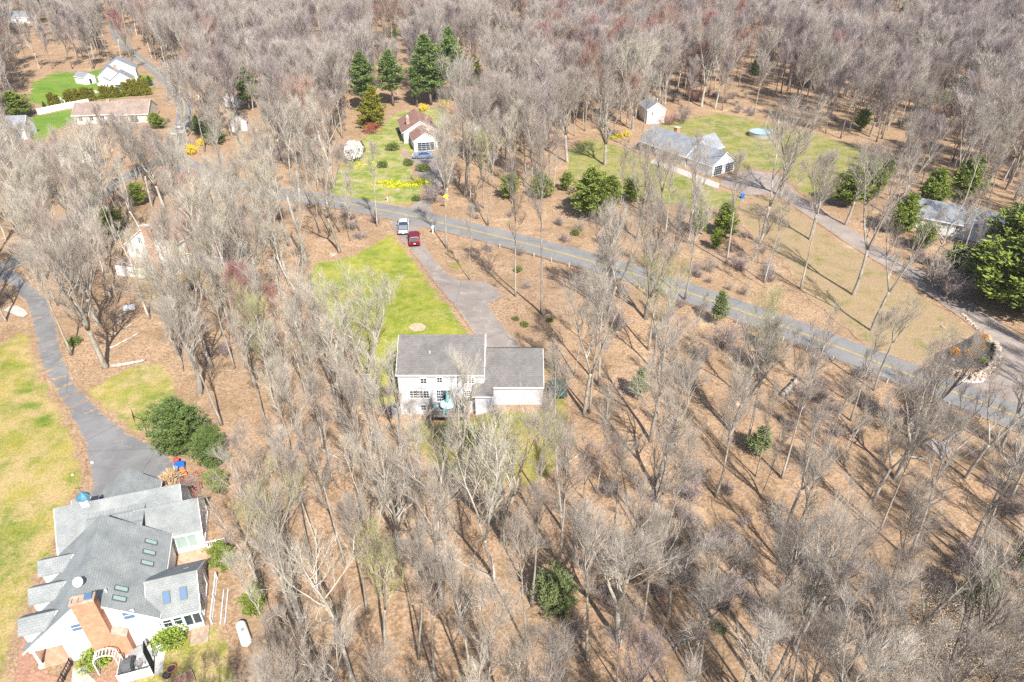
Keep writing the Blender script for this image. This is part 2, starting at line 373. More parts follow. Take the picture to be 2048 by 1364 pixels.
M['twig_far'] = mat_twig('distant_twigs', (0.33, 0.28, 0.24), (0.43, 0.375, 0.33))
M['bark_dark'] = mat_bark('dark_bark', (0.15, 0.12, 0.105), (0.26, 0.22, 0.19), (0.30, 0.30, 0.25))
M['twig'] = mat_twig('bare_twigs', (0.29, 0.245, 0.205), (0.44, 0.39, 0.325))
M['twig_pale'] = mat_twig('pale_twigs', (0.42, 0.375, 0.295), (0.50, 0.455, 0.365))
M['twig_purple'] = mat_twig('purplish_twigs', (0.28, 0.225, 0.21), (0.35, 0.29, 0.275))
M['twig_red'] = mat_twig('red_bud_twigs', (0.30, 0.20, 0.18), (0.34, 0.22, 0.19), ((0.36, 0.12, 0.115), 0.62))
M['twig_rust'] = mat_twig('rust_bud_twigs', (0.34, 0.24, 0.19), (0.40, 0.30, 0.24), ((0.37, 0.21, 0.165), 0.6))
M['twig_lime'] = mat_twig('lime_bud_twigs', (0.36, 0.31, 0.22), (0.42, 0.37, 0.26), ((0.34, 0.36, 0.10), 0.6))
M['beech'] = mat_leaf('dry_beech_leaves', (0.50, 0.36, 0.22), (0.68, 0.54, 0.37))
M['pine'] = mat_leaf('pine_needles', (0.10, 0.155, 0.045), (0.185, 0.25, 0.07), (0.14, 0.195, 0.055))
M['hem'] = mat_leaf('hemlock_needles', (0.12, 0.165, 0.03), (0.25, 0.29, 0.05), (0.17, 0.215, 0.04))
M['spruce'] = mat_leaf('spruce_needles', (0.07, 0.10, 0.03), (0.12, 0.165, 0.045))
M['golden'] = mat_leaf('golden_conifer', (0.14, 0.15, 0.02), (0.26, 0.24, 0.03))
M['pine_pale'] = mat_leaf('pale_pine_needles', (0.12, 0.155, 0.06), (0.20, 0.235, 0.095))
M['bigpine'] = mat_leaf('soft_pine_needles', (0.085, 0.135, 0.035), (0.165, 0.225, 0.065), (0.125, 0.175, 0.05))
M['shrubgreen'] = mat_leaf('evergreen_shrub_leaves', (0.16, 0.24, 0.035), (0.28, 0.36, 0.06))
M['shrubolive'] = mat_leaf('olive_shrub_leaves', (0.09, 0.12, 0.035), (0.17, 0.20, 0.06))
M['forsythia'] = mat_leaf('forsythia_blossom', (0.60, 0.46, 0.02), (0.80, 0.60, 0.03))
M['blossom'] = mat_leaf('white_blossom', (0.72, 0.68, 0.62), (0.85, 0.82, 0.78))
M['orangeleaf'] = mat_leaf('orange_shrub_leaves', (0.52, 0.20, 0.015), (0.68, 0.32, 0.02))
M['redleaf'] = mat_leaf('red_shrub_twigs', (0.26, 0.06, 0.05), (0.40, 0.10, 0.08))
M['drygrass'] = mat_leaf('dry_grass', (0.45, 0.30, 0.15), (0.62, 0.44, 0.26))

# ---------------------------------------------------------------- the ground and what is laid on it
rs = random.Random(7)
def smooth_line(pts, step=3.0):
    P = [Vector((*p, 0)) for p in pts]; out = []
    for i in range(len(P) - 1):
        p0 = P[max(i - 1, 0)]; p1 = P[i]; p2 = P[i + 1]; p3 = P[min(i + 2, len(P) - 1)]
        n = max(1, int((p2 - p1).length / step))
        for k in range(n):
            t = k / n
            out.append(0.5 * ((2 * p1) + (p2 - p0) * t + (2 * p0 - 5 * p1 + 4 * p2 - p3) * t * t + (3 * p1 - p0 - 3 * p2 + p3) * t ** 3))
    out.append(P[-1]); return [(p.x, p.y) for p in out]
def px(*p): return [GT(a, b) for a, b in p]
main_px = [(-60, 560), (40, 520), (150, 440), (205, 385), (262, 350), (330, 315), (352, 275), (368, 232), (362, 195), (318, 148), (272, 112), (235, 75), (228, 45)]
side_px = [(335, 312), (400, 345), (470, 372), (560, 388), (660, 402), (767, 421), (862, 442), (1022, 480), (1174, 521), (1336, 572), (1531, 640), (1641, 682), (1748, 723), (1848, 762), (1981, 813), (2090, 858), (2300, 945)]
ROADS = [('road', smooth_line(px(*main_px)), 4.8), ('side_road', smooth_line(px(*side_px)), 6.9)]
POLYS = {  # name: (points in the photo, material, smooth)
 'driveway': [px((775, 440), (786, 462), (812, 491), (840, 525), (864, 560), (903, 606), (928, 640), (950, 672)) + [(-4.3, 74.2), (3.6, 74.0)] + px((1040, 690), (1012, 655), (988, 625), (980, 608), (1012, 590), (975, 563), (920, 561), (893, 545), (868, 515), (848, 488), (838, 462), (850, 448)), 'drive'],
 'garden_driveway': [px((790, 428), (815, 416), (838, 402), (852, 388), (850, 370), (832, 352), (828, 322), (832, 305), (868, 300), (890, 318), (892, 345), (885, 370), (868, 395), (862, 415), (878, 444)), 'drive'],
 'long_driveway': [px((1482, 345), (1500, 338), (1560, 352), (1605, 396), (1650, 424), (1710, 462), (1760, 494), (1800, 518), (1850, 546), (1920, 588), (1990, 636), (2060, 690), (2110, 740), (2110, 870), (1990, 812), (1900, 778), (1880, 762), (1960, 755), (1992, 735), (1990, 705), (1962, 668), (1925, 640), (1870, 600), (1812, 560), (1750, 522), (1690, 484), (1640, 450), (1590, 415), (1545, 388), (1500, 392), (1440, 372), (1440, 358)), 'gravel'],
 'left_driveway': [px((-40, 548), (20, 572), (52, 610), (62, 640), (70, 682), (80, 730), (105, 775), (135, 820), (148, 850), (163, 880), (172, 910), (180, 960), (182, 1010), (300, 1010), (345, 985), (362, 950), (340, 905), (290, 885), (250, 858), (205, 825), (175, 790), (150, 765), (135, 730), (122, 690), (112, 640), (96, 598), (50, 555), (0, 520)), 'drive_left'],
 'concrete_pad': [px((8, 622), (20, 614), (34, 612), (48, 618), (56, 629), (47, 636), (36, 633), (22, 628)), 'concrete'],
 'far_driveway': [px((262, 172), (292, 160), (318, 162), (322, 170), (290, 178), (266, 186)), 'gravel'],
 'walkway': [px((1300, 325), (1310, 318), (1440, 368), (1436, 378)), 'concrete'],
 'garden_path': [px((798, 300), (806, 292), (822, 312), (832, 318), (826, 326), (812, 322)), 'gravel'],
 'stone_path': [px((146, 1338), (177, 1330), (178, 1352), (200, 1372), (140, 1380)), 'concrete'],
}
LAWNS = {
 'left_lawn': [px((-20, 700), (18, 672), (58, 642), (66, 690), (88, 745), (131, 820), (160, 880), (176, 960), (178, 985), (150, 1000), (128, 1060), (118, 1105), (80, 1150), (72, 1185), (58, 1240), (35, 1300), (28, 1400), (-120, 1460), (-160, 900)), 'lawn_l', 2],
 'side_lawn': [px((152, 768), (200, 762), (262, 728), (335, 722), (362, 770), (330, 830), (300, 884), (290, 883), (250, 856), (207, 825)), 'lawn_s', 2],
 'central_lawn': [px((600, 556), (632, 522), (700, 512), (740, 488), (786, 462), (812, 493), (839, 527), (863, 562), (902, 608), (927, 642), (946, 668)) + [(-5, 71.5), (-14.4, 71.5), (-14.4, 67)] + px((786, 815), (760, 850), (728, 800), (712, 740), (690, 690), (650, 640)), 'lawn_c', 2],
 'back_lawn': [px((800, 838), (935, 834)) + [(-3, 68), (4.0, 68)] + px((1085, 690), (1108, 690), (1128, 760), (1150, 850), (1120, 930), (1080, 975), (990, 985), (900, 965), (835, 920), (805, 880)), 'lawn_b', 2],
 'garden_lawn': [px((640, 395), (672, 340), (690, 300), (740, 262), (770, 240), (800, 222), (880, 212), (898, 226), (888, 262), (870, 300), (832, 305), (826, 322), (830, 352), (850, 372), (850, 388), (836, 402), (812, 415), (740, 404), (690, 398)), 'lawn_g', 2.5],
 'right_lawn': [px((1262, 300), (1290, 288), (1320, 245), (1365, 235), (1440, 225), (1560, 250), (1700, 285), (1790, 320), (1770, 380), (1690, 400), (1640, 405), (1600, 388), (1560, 345), (1500, 338), (1440, 350), (1360, 330)), 'lawn_r', 3],
 'front_lawn': [px((1130, 300), (1180, 272), (1262, 300), (1340, 340), (1440, 378), (1500, 394), (1470, 420), (1380, 418), (1280, 405), (1190, 385), (1130, 360)), 'lawn_r', 2.5],
 'verge_lawn': [px((1470, 425), (1500, 396), (1545, 392), (1590, 420), (1690, 488), (1750, 526), (1812, 564), (1870, 604), (1925, 644), (1958, 670), (1900, 690), (1850, 735), (1740, 702), (1690, 660), (1610, 590), (1560, 520), (1500, 470)), 'lawn_v', 2],
 'roadside_lawn': [px((842, 470), (862, 474), (880, 500), (905, 540), (960, 556), (1010, 585), (985, 560), (925, 530), (890, 490), (870, 466), (850, 462)), 'lawn_b', 2],
 'far_lawn': [px((52, 205), (60, 165), (112, 142), (170, 146), (205, 134), (262, 146), (310, 152), (318, 176), (262, 196), (180, 202), (100, 216)), 'lawn_f', 5],
 'far_side_lawn': [px((50, 232), (75, 231), (160, 214), (158, 236), (120, 262), (95, 285), (58, 292)), 'lawn_f', 4],
 'bottom_lawn': [px((395, 1085), (440, 1078), (455, 1110), (450, 1180), (440, 1240), (468, 1290), (490, 1380), (480, 1440), (240, 1440), (262, 1355), (300, 1322), (335, 1290), (380, 1262), (418, 1250), (418, 1140)), 'lawn_s', 1.5],
 'left_edge_lawn': [px((-30, 372), (-4, 372), (6, 410), (-4, 470), (-40, 470)), 'lawn_f', 3],
}
HOUSE_BOXES = []   # filled (x,y,r) keep-outs for trees
def pts_dist(XY, poly, closed=True):
    d = np.full(len(XY), 1e9); inside = np.zeros(len(XY), bool); n = len(poly)
    P = np.array(poly)
    for i in range(n if closed else n - 1):
        a = P[i]; b = P[(i + 1) % n]; ab = b - a; L = max(ab @ ab, 1e-9)
        t = np.clip(((XY - a) @ ab) / L, 0, 1); q = a + t[:, None] * ab
        d = np.minimum(d, np.hypot(*(XY - q).T))
        if closed:
            c = ((a[1] > XY[:, 1]) != (b[1] > XY[:, 1]))
            with np.errstate(divide='ignore', invalid='ignore'):
                xx = (b[0] - a[0]) * (XY[:, 1] - a[1]) / (b[1] - a[1] if b[1] != a[1] else 1e-9) + a[0]
            inside ^= c & (XY[:, 0] < xx)
    return d, inside
ALL_OPEN = [(v[0], True) for v in POLYS.values()] + [(v[0], True) for v in LAWNS.values()]
def open_dist(XY, lawns=True):
    """signed distance to the nearest sheet (negative inside)"""
    best = np.full(len(XY), 1e9)
    for poly, _ in ALL_OPEN:
        d, i = pts_dist(XY, poly); best = np.minimum(best, np.where(i, -d, d))
    for _, line, wd in ROADS:
        d, _i = pts_dist(XY, line, False); best = np.minimum(best, d - wd / 2)
    return best
def bumps(x, y):
    return 0.55 * mnoise.noise((x * 0.045, y * 0.045, 3.1)) + 0.22 * mnoise.noise((x * 0.14, y * 0.14, 8.2))
xs = np.concatenate([np.arange(-330, -120, 6), np.arange(-120, 120, 2.0), np.arange(120, 331, 6)])
ys = np.concatenate([np.arange(-24, 150, 2.0), np.arange(150, 270, 4), np.arange(270, 600, 10)])
xs = np.concatenate([[-4000, -1500, -700], xs, [700, 1500, 4000]]); ys = np.concatenate([[-4000, -400, -60], ys, [900, 2000, 5000]])
GX, GY = np.meshgrid(xs, ys); XY = np.stack([GX.ravel(), GY.ravel()], 1)
OD = open_dist(XY)
KEEP = [(-36.5, 42.5, 17), (-5, 72, 14), (-62, 110, 11), (-22, 188, 14), (-134, 250, 13), (-119, 209, 13), (46, 165, 20), (42, 203, 7), (90, 127, 12), (-108, 170, 8), (-77, 196, 4), (-88, 224, 4), (-153, 258, 6)]
mask = np.clip((OD - 1.5) / 6, 0, 1)
for kx, ky, kr in KEEP: mask = np.minimum(mask, np.clip((np.hypot(XY[:, 0] - kx, XY[:, 1] - ky) - kr) / 6, 0, 1))
Z = np.array([hbase(a, b) + (bumps(a, b) + 0.25) * m_ for (a, b), m_ in zip(XY, mask)])
nx, ny = len(xs), len(ys)
faces = [(j * nx + i, j * nx + i + 1, (j + 1) * nx + i + 1, (j + 1) * nx + i) for j in range(ny - 1) for i in range(nx - 1)]
gm = bpy.data.meshes.new('ground'); gm.from_pydata(np.column_stack([XY, Z]).tolist(), [], faces)
gm.materials.append(M['litter']); gm.polygons.foreach_set('use_smooth', [True] * len(faces))
tag(link('ground', gm), 'woodland floor covered with dry brown leaves', kind='structure')
Zg = Z.reshape(ny, nx)
def hz(x, y):
    i = min(max(int(np.searchsorted(xs, x)) - 1, 0), nx - 2); j = min(max(int(np.searchsorted(ys, y)) - 1, 0), ny - 2)
    u = (x - xs[i]) / (xs[i + 1] - xs[i]); v = (y - ys[j]) / (ys[j + 1] - ys[j])
    return float((Zg[j, i] * (1 - u) + Zg[j, i + 1] * u) * (1 - v) + (Zg[j + 1, i] * (1 - u) + Zg[j + 1, i + 1] * u) * v)
def sheet(name, poly, mat, off, step=2.0, label=None, rag=0.0, kind='structure'):
    if rag:
        Q = []
        for i in range(len(poly)):
            a = Vector(poly[i]); b = Vector(poly[(i + 1) % len(poly)]); n = max(1, int((b - a).length / 1.2)); nn = Vector((-(b - a).y, (b - a).x)).normalized()
            for k in range(n):
                q = a.lerp(b, k / n); Q.append(tuple(q + nn * rag * (mnoise.noise((q.x * .5, q.y * .5, 1.3)) + 0.4 * mnoise.noise((q.x * 1.7, q.y * 1.7, 5)))))
        poly = Q
    bm = bmesh.new(); bm.faces.new([bm.verts.new((x, y, 0)) for x, y in poly])
    bmesh.ops.triangulate(bm, faces=bm.faces[:])
    X = [p[0] for p in poly]; Y = [p[1] for p in poly]
    for ax, lo, hi in ((0, min(X), max(X)), (1, min(Y), max(Y))):
        k = math.ceil(lo / step) * step
        while k < hi:
            co = (k, 0, 0) if ax == 0 else (0, k, 0); no = (1, 0, 0) if ax == 0 else (0, 1, 0)
            bmesh.ops.bisect_plane(bm, geom=bm.verts[:] + bm.edges[:] + bm.faces[:], plane_co=co, plane_no=no, dist=1e-5); k += step
    for f in bm.faces:
        if f.normal.z < 0: f.normal_flip()
    for v in bm.verts: v.co.z = hz(v.co.x, v.co.y) + off
    me = bpy.data.meshes.new(name); bm.to_mesh(me); bm.free(); me.materials.append(mat)
    co = np.array([v.co[:2] for v in me.vertices]); d, _ = pts_dist(co, poly)
    at = me.attributes.new('edge', 'FLOAT', 'POINT'); at.data.foreach_set('value', np.clip(d / 1.6, 0, 1).astype(np.float32))
    return tag(link(name, me), label, kind=kind)
def strip(name, line, wd, mat, off, parent=None, xoff=0.0, nc=8, z_add=0):
    V = []; F = []; n = len(line)
    for i, (x, y) in enumerate(line):
        a = Vector(line[max(i - 1, 0)]); b = Vector(line[min(i + 1, n - 1)]); d = (b - a).normalized(); no = Vector((-d.y, d.x))
        for k in range(nc + 1):
            q = Vector((x, y)) + no * (xoff + wd * (k / nc - 0.5)); V.append((q.x, q.y, hz(q.x, q.y) + off))
    for i in range(n - 1):
        for k in range(nc):
            a = i * (nc + 1) + k; F.append((a + 1, a, a + nc + 1, a + nc + 2))
    me = bpy.data.meshes.new(name); me.from_pydata(V, [], F); me.materials.append(mat)
    at = me.attributes.new('edge', 'FLOAT', 'POINT'); at.data.foreach_set('value', [min(1.0, wd * (0.5 - abs(k / nc - 0.5)) / 1.6) for i in range(n) for k in range(nc + 1)])
    return link(name, me, parent)
tag(strip('road', ROADS[0][1], 4.8, M['asphalt'], 0.085), 'grey asphalt road running up the left of the wood', kind='structure')
tag(strip('side_road', ROADS[1][1], 6.9, M['asphalt'], 0.09), 'grey asphalt road crossing the wood with yellow line', kind='structure')
for nm, ln, o_ in (('road_marking', ROADS[0][1], .10), ('side_road_marking', ROADS[1][1], .105)):
    for s_ in (-1, 1):
        ob = strip(nm, ln, 0.11, M['line'], o_, None, s_ * 0.11, 1)
        tag(ob, 'yellow centre line on the asphalt', kind='structure')
for nm, (poly, mt) in POLYS.items():
    off = {'concrete_pad': .12, 'left_driveway': .07, 'driveway': .075, 'garden_driveway': .07, 'long_driveway': .07, 'stone_path': .08}.get(nm, .065)
    sheet(nm, poly, M[mt], off, 2.0, nm.replace('_', ' '), 0.18)
for i_, (nm, (poly, mt, st)) in enumerate(LAWNS.items()):
    sheet(nm, poly, M[mt], 0.03 + 0.003 * i_, st, nm.replace('_', ' ') + ' of yellow green grass', 0.8)
sheet('mulch_bed', px((28, 1400), (36, 1300), (60, 1235), (76, 1180), (86, 1150), (120, 1105), (132, 1050), (160, 1060), (150, 1200), (70, 1340), (150, 1365), (240, 1345), (250, 1400)), M['mulch'], 0.045, 1.5, 'red brown mulch bed round the grey roofed house', 0.3)
sheet('garden_bed', px((1862, 735), (1870, 708), (1905, 694), (1935, 678), (1950, 668), (1972, 672), (1984, 700), (1986, 720), (1975, 735), (1930, 738), (1890, 742)), M['mulch_dark'], 0.06, 1.0, 'dark mulch bed in the bend of the long driveway', 0.15)
sheet('sand_patch', px((816, 655), (826, 648), (842, 647), (853, 654), (846, 662), (828, 664)), M['tan_sand'], 0.075, 1.0, 'round bare patch on the central lawn', 0.15)

# ---------------------------------------------------------------- buildings
def window(root, c, w_, h_, n='-y', mx=1, my=1, pane='glass', name='window', trim=0.09, z0=None, sash=True):
    nv = {'-y': Vector((0, -1, 0)), '+y': Vector((0, 1, 0)), '-x': Vector((-1, 0, 0)), '+x': Vector((1, 0, 0))}[n]
    u = Vector((-nv.y, nv.x, 0)); c = Vector(c); up = Vector((0, 0, 1))
    def bx(m, a0, a1, b0, b1, d0, d1):
        m.hexa([c + u * a + up * b + nv * d for b in (b0, b1) for a, d in ((a0, d0), (a1, d0), (a1, d1), (a0, d1))])
    f = MB(); W2, H2 = w_ / 2, h_ / 2
    bx(f, -W2 - trim, -W2, -H2 - trim, H2 + trim, -0.02, 0.06); bx(f, W2, W2 + trim, -H2 - trim, H2 + trim, -0.02, 0.06)
    bx(f, -W2, W2, H2, H2 + trim, -0.02, 0.06); bx(f, -W2, W2, -H2 - trim, -H2, -0.02, 0.08)
    for k in range(1, mx): x = -W2 + w_ * k / mx; bx(f, x - .02, x + .02, -H2, H2, -.02, 0.045)
    for k in range(1, my): z = -H2 + h_ * k / my; bx(f, -W2, W2, z - .02, z + .02, -.02, 0.042)
    o = f.build(name, M['trim'], root)
    p = MB(); bx(p, -W2, W2, -H2, H2, -0.02, 0.02); p.build('pane', M[pane], o)
    return o
def gable(root, u0, u1, v0, v1, zb, e0, e1, ur, zr, ax, wall='white', roof='roof_lx', ov=0.35, og=0.25, walls=True, poly=None, th=0.15):
    """u across the ridge, v along it; ax: axis the ridge runs along"""
    s0 = (zr - e0) / (ur - u0); s1 = (zr - e1) / (u1 - ur)
    if walls:
        pl = poly or [(u0, zb), (u1, zb), (u1, e1), (ur, zr), (u0, e0)]
        m = MB(); m.prism(pl, v0, v1, 'y' if ax == 'y' else 'x'); m.build('wall', M[wall], root)
    def P(u, v, z): return (u, v, z) if ax == 'y' else (v, u, z)
    t, r = MB(), MB()
    for sgn, uu, ee, sl in ((-1, u0, e0, s0), (1, u1, e1, s1)):
        ue = uu + sgn * ov; ze = ee - sl * ov
        def quad(g, d, dz):
            uq = ue - sgn * d; zq = ze + sl * d + dz
            return [P(uq, v0 - g, zq), P(ur, v0 - g, zr + dz), P(ur, v1 + g, zr + dz), P(uq, v1 + g, zq)]
        t.slab(quad(og, 0, th + 0.02), th); r.slab(quad(og - 0.05, 0.04, th + 0.07), 0.05)
    t.build('roof_trim', M['trim'], root); r.build('roof', M[roof], root)
def skylight(root, c, slope, ax, w_, l_, pane='glass_pale'):
    """c on the roof surface; slope angle; ax = downhill direction (unit xy)"""
    dv = Vector((ax[0] * math.cos(slope), ax[1] * math.cos(slope), -math.sin(slope))); s = Vector((-ax[1], ax[0], 0)); n = s.cross(dv)
    if n.z < 0: n = -n
    c = Vector(c)
    def hx(m, a, b, d0, d1): m.hexa([c + s * (a * i) + dv * (b * j) + n * d for d in (d0, d1) for i, j in ((-1, -1), (1, -1), (1, 1), (-1, 1))])
    m = MB(); hx(m, w_ / 2, l_ / 2, -0.1, 0.10); o = m.build('skylight', M['curb'], root)
    g = MB(); hx(g, w_ / 2 - .07, l_ / 2 - .07, 0.08, 0.13); g.build('pane', M[pane], o)
# --- the near house
LA = R(17); LO = GT(205, 1308)
def LW(x, y): return (LO[0] + x * math.cos(LA) - y * math.sin(LA), LO[1] + x * math.sin(LA) + y * math.cos(LA))
lh = empty('dormered_house', (LO[0], LO[1], 0), LA, 'large white house with light grey roof, three dormers and orange brick chimney', 'house')
gable(lh, -4.9, 5.2, 2.6, 9.5, 0, 2.85, 3.15, 0.4, 7.2, 'y', roof='roof_ly', og=0, walls=True)
m = MB(); m.prism([(-2.4, 0), (5.2, 0), (5.2, 3.15), (0.4, 7.2), (-4.9, 2.85), (-4.9, 2.45), (-2.4, 2.45)], 0, 2.6, 'y'); m.build('wall', M['white'], lh)
for o in list(lh.children):
    if o.name.startswith('roof'): bpy.data.objects.remove(o)
gable(lh, -4.9, 5.2, 0, 9.5, 0, 2.85, 3.15, 0.4, 7.2, 'y', roof='roof_ly', walls=False)
m = MB(); m.box(-4.9, -2.42, 0.02, 2.58, 0.02, 0.22); m.build('porch_floor', M['paver'], lh)
m = MB(); m.tube([(-4.72, .18, 0.2), (-4.72, .18, 2.4)], [.14, .11], 12); m.box(-4.92, -4.52, -.02, .38, .05, .3); m.box(-4.9, -4.54, 0, .36, 2.3, 2.45); m.build('porch_column', M['trim'], lh)
sl_left = math.atan2(7.2 - 2.85, 5.3)
for yc in (1.15, 4.25, 7.35):
    m = MB(); m.prism([(yc - .85, 3.4), (yc + .85, 3.4), (yc + .85, 4.75), (yc, 5.45), (yc - .85, 4.75)], -4.75, -1.9, 'x')
    d = m.build('dormer', M['white'], lh)
    for s_ in (-1, 1):
        r = MB(); r.slab([(-5.0, yc + s_ * 1.1, 4.62), (-5.0, yc, 5.53), (-2.1, yc, 5.53), (-2.9, yc + s_ * 1.1, 4.62)], 0.1); r.build('dormer_roof', M['roof_lx'], d)
    window(lh, (-4.75, yc, 4.2), .8, .95, '-x', 2, 2)
# chimney on the gable wall
m = MB(); m.box(0.0, 1.75, -.78, -.01, 0, 7.75); ch = m.build('chimney', M['brick'], lh)
m = MB(); m.prism([(1.76, 0), (2.75, 0), (2.75, 2.5), (1.76, 3.3)], -.78, -.012, 'y'); m.build('chimney_shoulder', M['brick'], ch)
m = MB(); m.hexa([(1.77, -.82, 3.32), (2.79, -.82, 2.5), (2.79, .0, 2.5), (1.77, .0, 3.32), (1.77, -.82, 3.4), (2.79, -.82, 2.58), (2.79, .0, 2.58), (1.77, .0, 3.4)]); m.build('shoulder_cap', M['stone'], ch)
m = MB(); m.box(-.06, 1.81, -.84, -.68, 7.75, 7.9); m.box(-.06, 1.81, -.12, .04, 7.75, 7.9); m.box(-.06, .1, -.68, -.12, 7.75, 7.9); m.box(1.65, 1.81, -.68, -.12, 7.75, 7.9); m.box(.5, .58, -.68, -.12, 7.75, 7.88); m.box(1.02, 1.1, -.68, -.12, 7.75, 7.88); m.build('chimney_crown', M['stone'], ch)
m = MB(); m.obox((1.38, -.4, 8.0), .55, .55, .3); m.build('flue_cap', M['glass_blue'], ch)
window(lh, (3.3, -.0, 4.2), .85, 1.0, '-y', 1, 2, 'glass_blue'); window(lh, (-.75, -.0, 4.2), .7, .85, '-y', 1, 2, 'glass_blue')
window(lh, (-2.40, 1.2, 1.3), 1.0, 1.9, '-x', 1, 1, 'glass', 'door')
slr = math.atan2(7.2 - 3.15, 4.8)
for (x_, y_) in ((4.1, 7.9), (4.1, 6.6), (4.1, 5.3), (2.75, 1.9), (2.75, 0.85)):
    skylight(lh, (x_, y_, 7.2 - (x_ - .4) * math.tan(slr) + .25), slr, (1, 0), .5, 1.15)
m = MB(); m.cyl((1.9, 1.35, 5.7), .07, .75, 8); m.build('vent_pipe', M['trim'], lh)
m = MB(); m.lathe((0, 0, 0), [(0.0, 0), (.22, .02), (.38, .10), (.42, .16), (.40, .165), (.2, .06), (0, .045)], 20); dish = m.build('satellite_dish', M['trim'], lh, True)
dish.location = (.25, 1.55, 7.85); dish.rotation_euler = (R(50), 0, R(-10)); m = MB(); m.tube([(0, 0, 0), (0, -.1, -.5), (0, -.2, -.62)], .03, 6); m.tube([(0, 0, 0), (0, .1, .42)], .015, 5); m.build('dish_arm', M['metal'], dish)
# garage and back wing
gable(lh, 10.6, 16.2, -4.6, 6.4, 0, 3.1, 3.1, 13.4, 5.9, 'x', roof='roof_lx')
gable(lh, -1.9, 3.3, 13.4, 17.9, 0, 3.1, 3.1, 0.8, 5.45, 'y', roof='roof_ly')
gable(lh, 15.6, 17.6, -4.5, -2.2, 0, 2.6, 2.6, 16.6, 3.7, 'x', roof='roof_lx', ov=.2, og=.15)
gable(lh, 9.7, 10.7, -4.4, -2.6, 0, 2.7, 2.7, 10.3, 3.6, 'x', roof='roof_lx', ov=.2, og=.15)
m = MB(); m.box(-1.6, 3.0, 9.5, 10.6, 0, 4.6); m.build('wall', M['white'], lh)
m = MB(); m.slab([(-1.9, 9.4, 5.0), (3.3, 9.4, 5.0), (3.3, 12.6, 5.3), (-1.9, 12.6, 5.3)], .12); m.build('roof', M['roof_lx'], lh)
m = MB(); m.box(-2.35, -1.65, 13.05, 13.75, 5.5, 6.75); cu = m.build('cupola', M['trim'], lh)
m = MB(); m.lathe((-2.0, 13.4, 6.75), [(.66, 0), (.62, .1), (.45, .35), (.2, .6), (.05, .78), (.0, .95)], 8); m.build('cupola_roof', M['copper'], cu, False)
m = MB(); m.tube([(-2, 13.4, 7.6), (-2, 13.4, 8.3)], .02, 5); m.box(-2.3, -1.7, 13.39, 13.41, 8.0, 8.04); m.build('weather_vane', M['dark'], cu)
for yq in (10.9, 12.3):
    pass
# sunroom behind the courtyard
gable(lh, 9.9, 14.6, 2.6, 8.0, 0, 2.95, 2.6, 11.7, 5.1, 'x', roof='roof_lx')
window(lh, (6.0, 9.9, 1.55), 1.0, 1.9, '-y', 1, 1, 'glass_pale', 'door'); window(lh, (7.0, 9.9, 1.55), .8, 1.9, '-y', 1, 1, 'glass_pale', 'window')
for y_ in (10.6, 12.2, 13.6): window(lh, (8.0, y_, 1.7), 1.1, 1.5, '+x', 1, 2, 'glass')
# right wing with skylights
gable(lh, .25, 5.4, 4.6, 8.5, 0, 2.75, 2.75, 2.6, 4.75, 'x', roof='roof_lx')
s_rw = math.atan2(2.0, 2.35)
for x_ in (6.1, 7.5):
    skylight(lh, (x_, 1.25, 3.86), s_rw, (0, -1), .62, 1.1, 'glass_blue'); skylight(lh, (x_, 4.15, 3.7), s_rw, (0, 1), .62, 1.0, 'glass')
for x_ in (5.75, 6.6): window(lh, (x_, .25, 1.75), .65, 1.1, '-y', 1, 2, 'glass')
for x_ in (7.45, 8.15): window(lh, (x_, .25, 1.55), .62, 1.6, '-y', 1, 1, 'glass')
window(lh, (8.5, 1.6, 1.6), 1.2, 1.5, '+x', 2, 1, 'glass'); window(lh, (8.5, 3.8, 1.6), 1.4, 1.7, '+x', 2, 1, 'glass')
m = MB(); m.box(5.45, 8.2, 5.9, 9.7, .03, .14); m.build('courtyard_floor', M['paver'], lh)
m = MB(); m.box(7.4, 8.9, -1.5, .2, .0, .22); m.build('step', M['wood'], lh)
# --- the central house
chx, chy = -14.2, 68.5
hh = empty('colonial_house', (chx, chy, 0), 0, 'two storey white house with grey brown roof and lower right wing at the centre', 'house')
gable(hh, 0, 8.4, 0, 10.7, 0, 6.75, 6.75, 4.2, 9.55, 'x', 'lilac', 'roof_c', ov=.35, og=.15)
gable(hh, 0, 8.4, 10.9, 18.05, 0, 4.85, 4.85, 4.2, 7.5, 'x', 'lilac', 'roof_c', ov=.35, og=.15)
m = MB(); m.box(9.6, 11.7, -1.1, -.01, 0, 4.1); m.build('wall', M['lilac'], hh)
m = MB(); m.slab([(9.3, -1.4, 4.25), (11.9, -1.4, 4.25), (11.9, .3, 5.45), (9.3, .3, 5.45)], .12); m.build('roof', M['roof_c'], hh)
m = MB(); m.box(9.3, 11.9, -1.46, -1.38, 4.08, 4.2); m.build('gutter', M['trim'], hh)
for a, b, w_, z in ((3.2, 0, .75, 5.6), (5.2, 0, .6, 5.75)): window(hh, (a, 0, z), w_, .75, '-y', 2, 2)
for a in (8.35, 9.15): window(hh, (a, 0, 5.65), .62, .85, '-y', 2, 3)
window(hh, (1.75, 0, 3.5), .8, 1.1, '-y', 2, 3); window(hh, (2.6, 0, 3.5), .7, 1.1, '-y', 2, 3); window(hh, (3.4, 0, 3.5), .62, 1.1, '-y', 2, 3)
for a in (8.2, 8.75): window(hh, (a, 0, 3.65), .42, .85, '-y', 2, 3)
window(hh, (5.1, 0, 3.3), .75, 1.75, '-y', 3, 4, 'glass', 'patio_door'); window(hh, (6.0, 0, 3.3), .85, 1.75, '-y', 1, 1, 'glass', 'patio_door')
window(hh, (2.9, 0, 1.4), .6, .8, '-y', 2, 2)
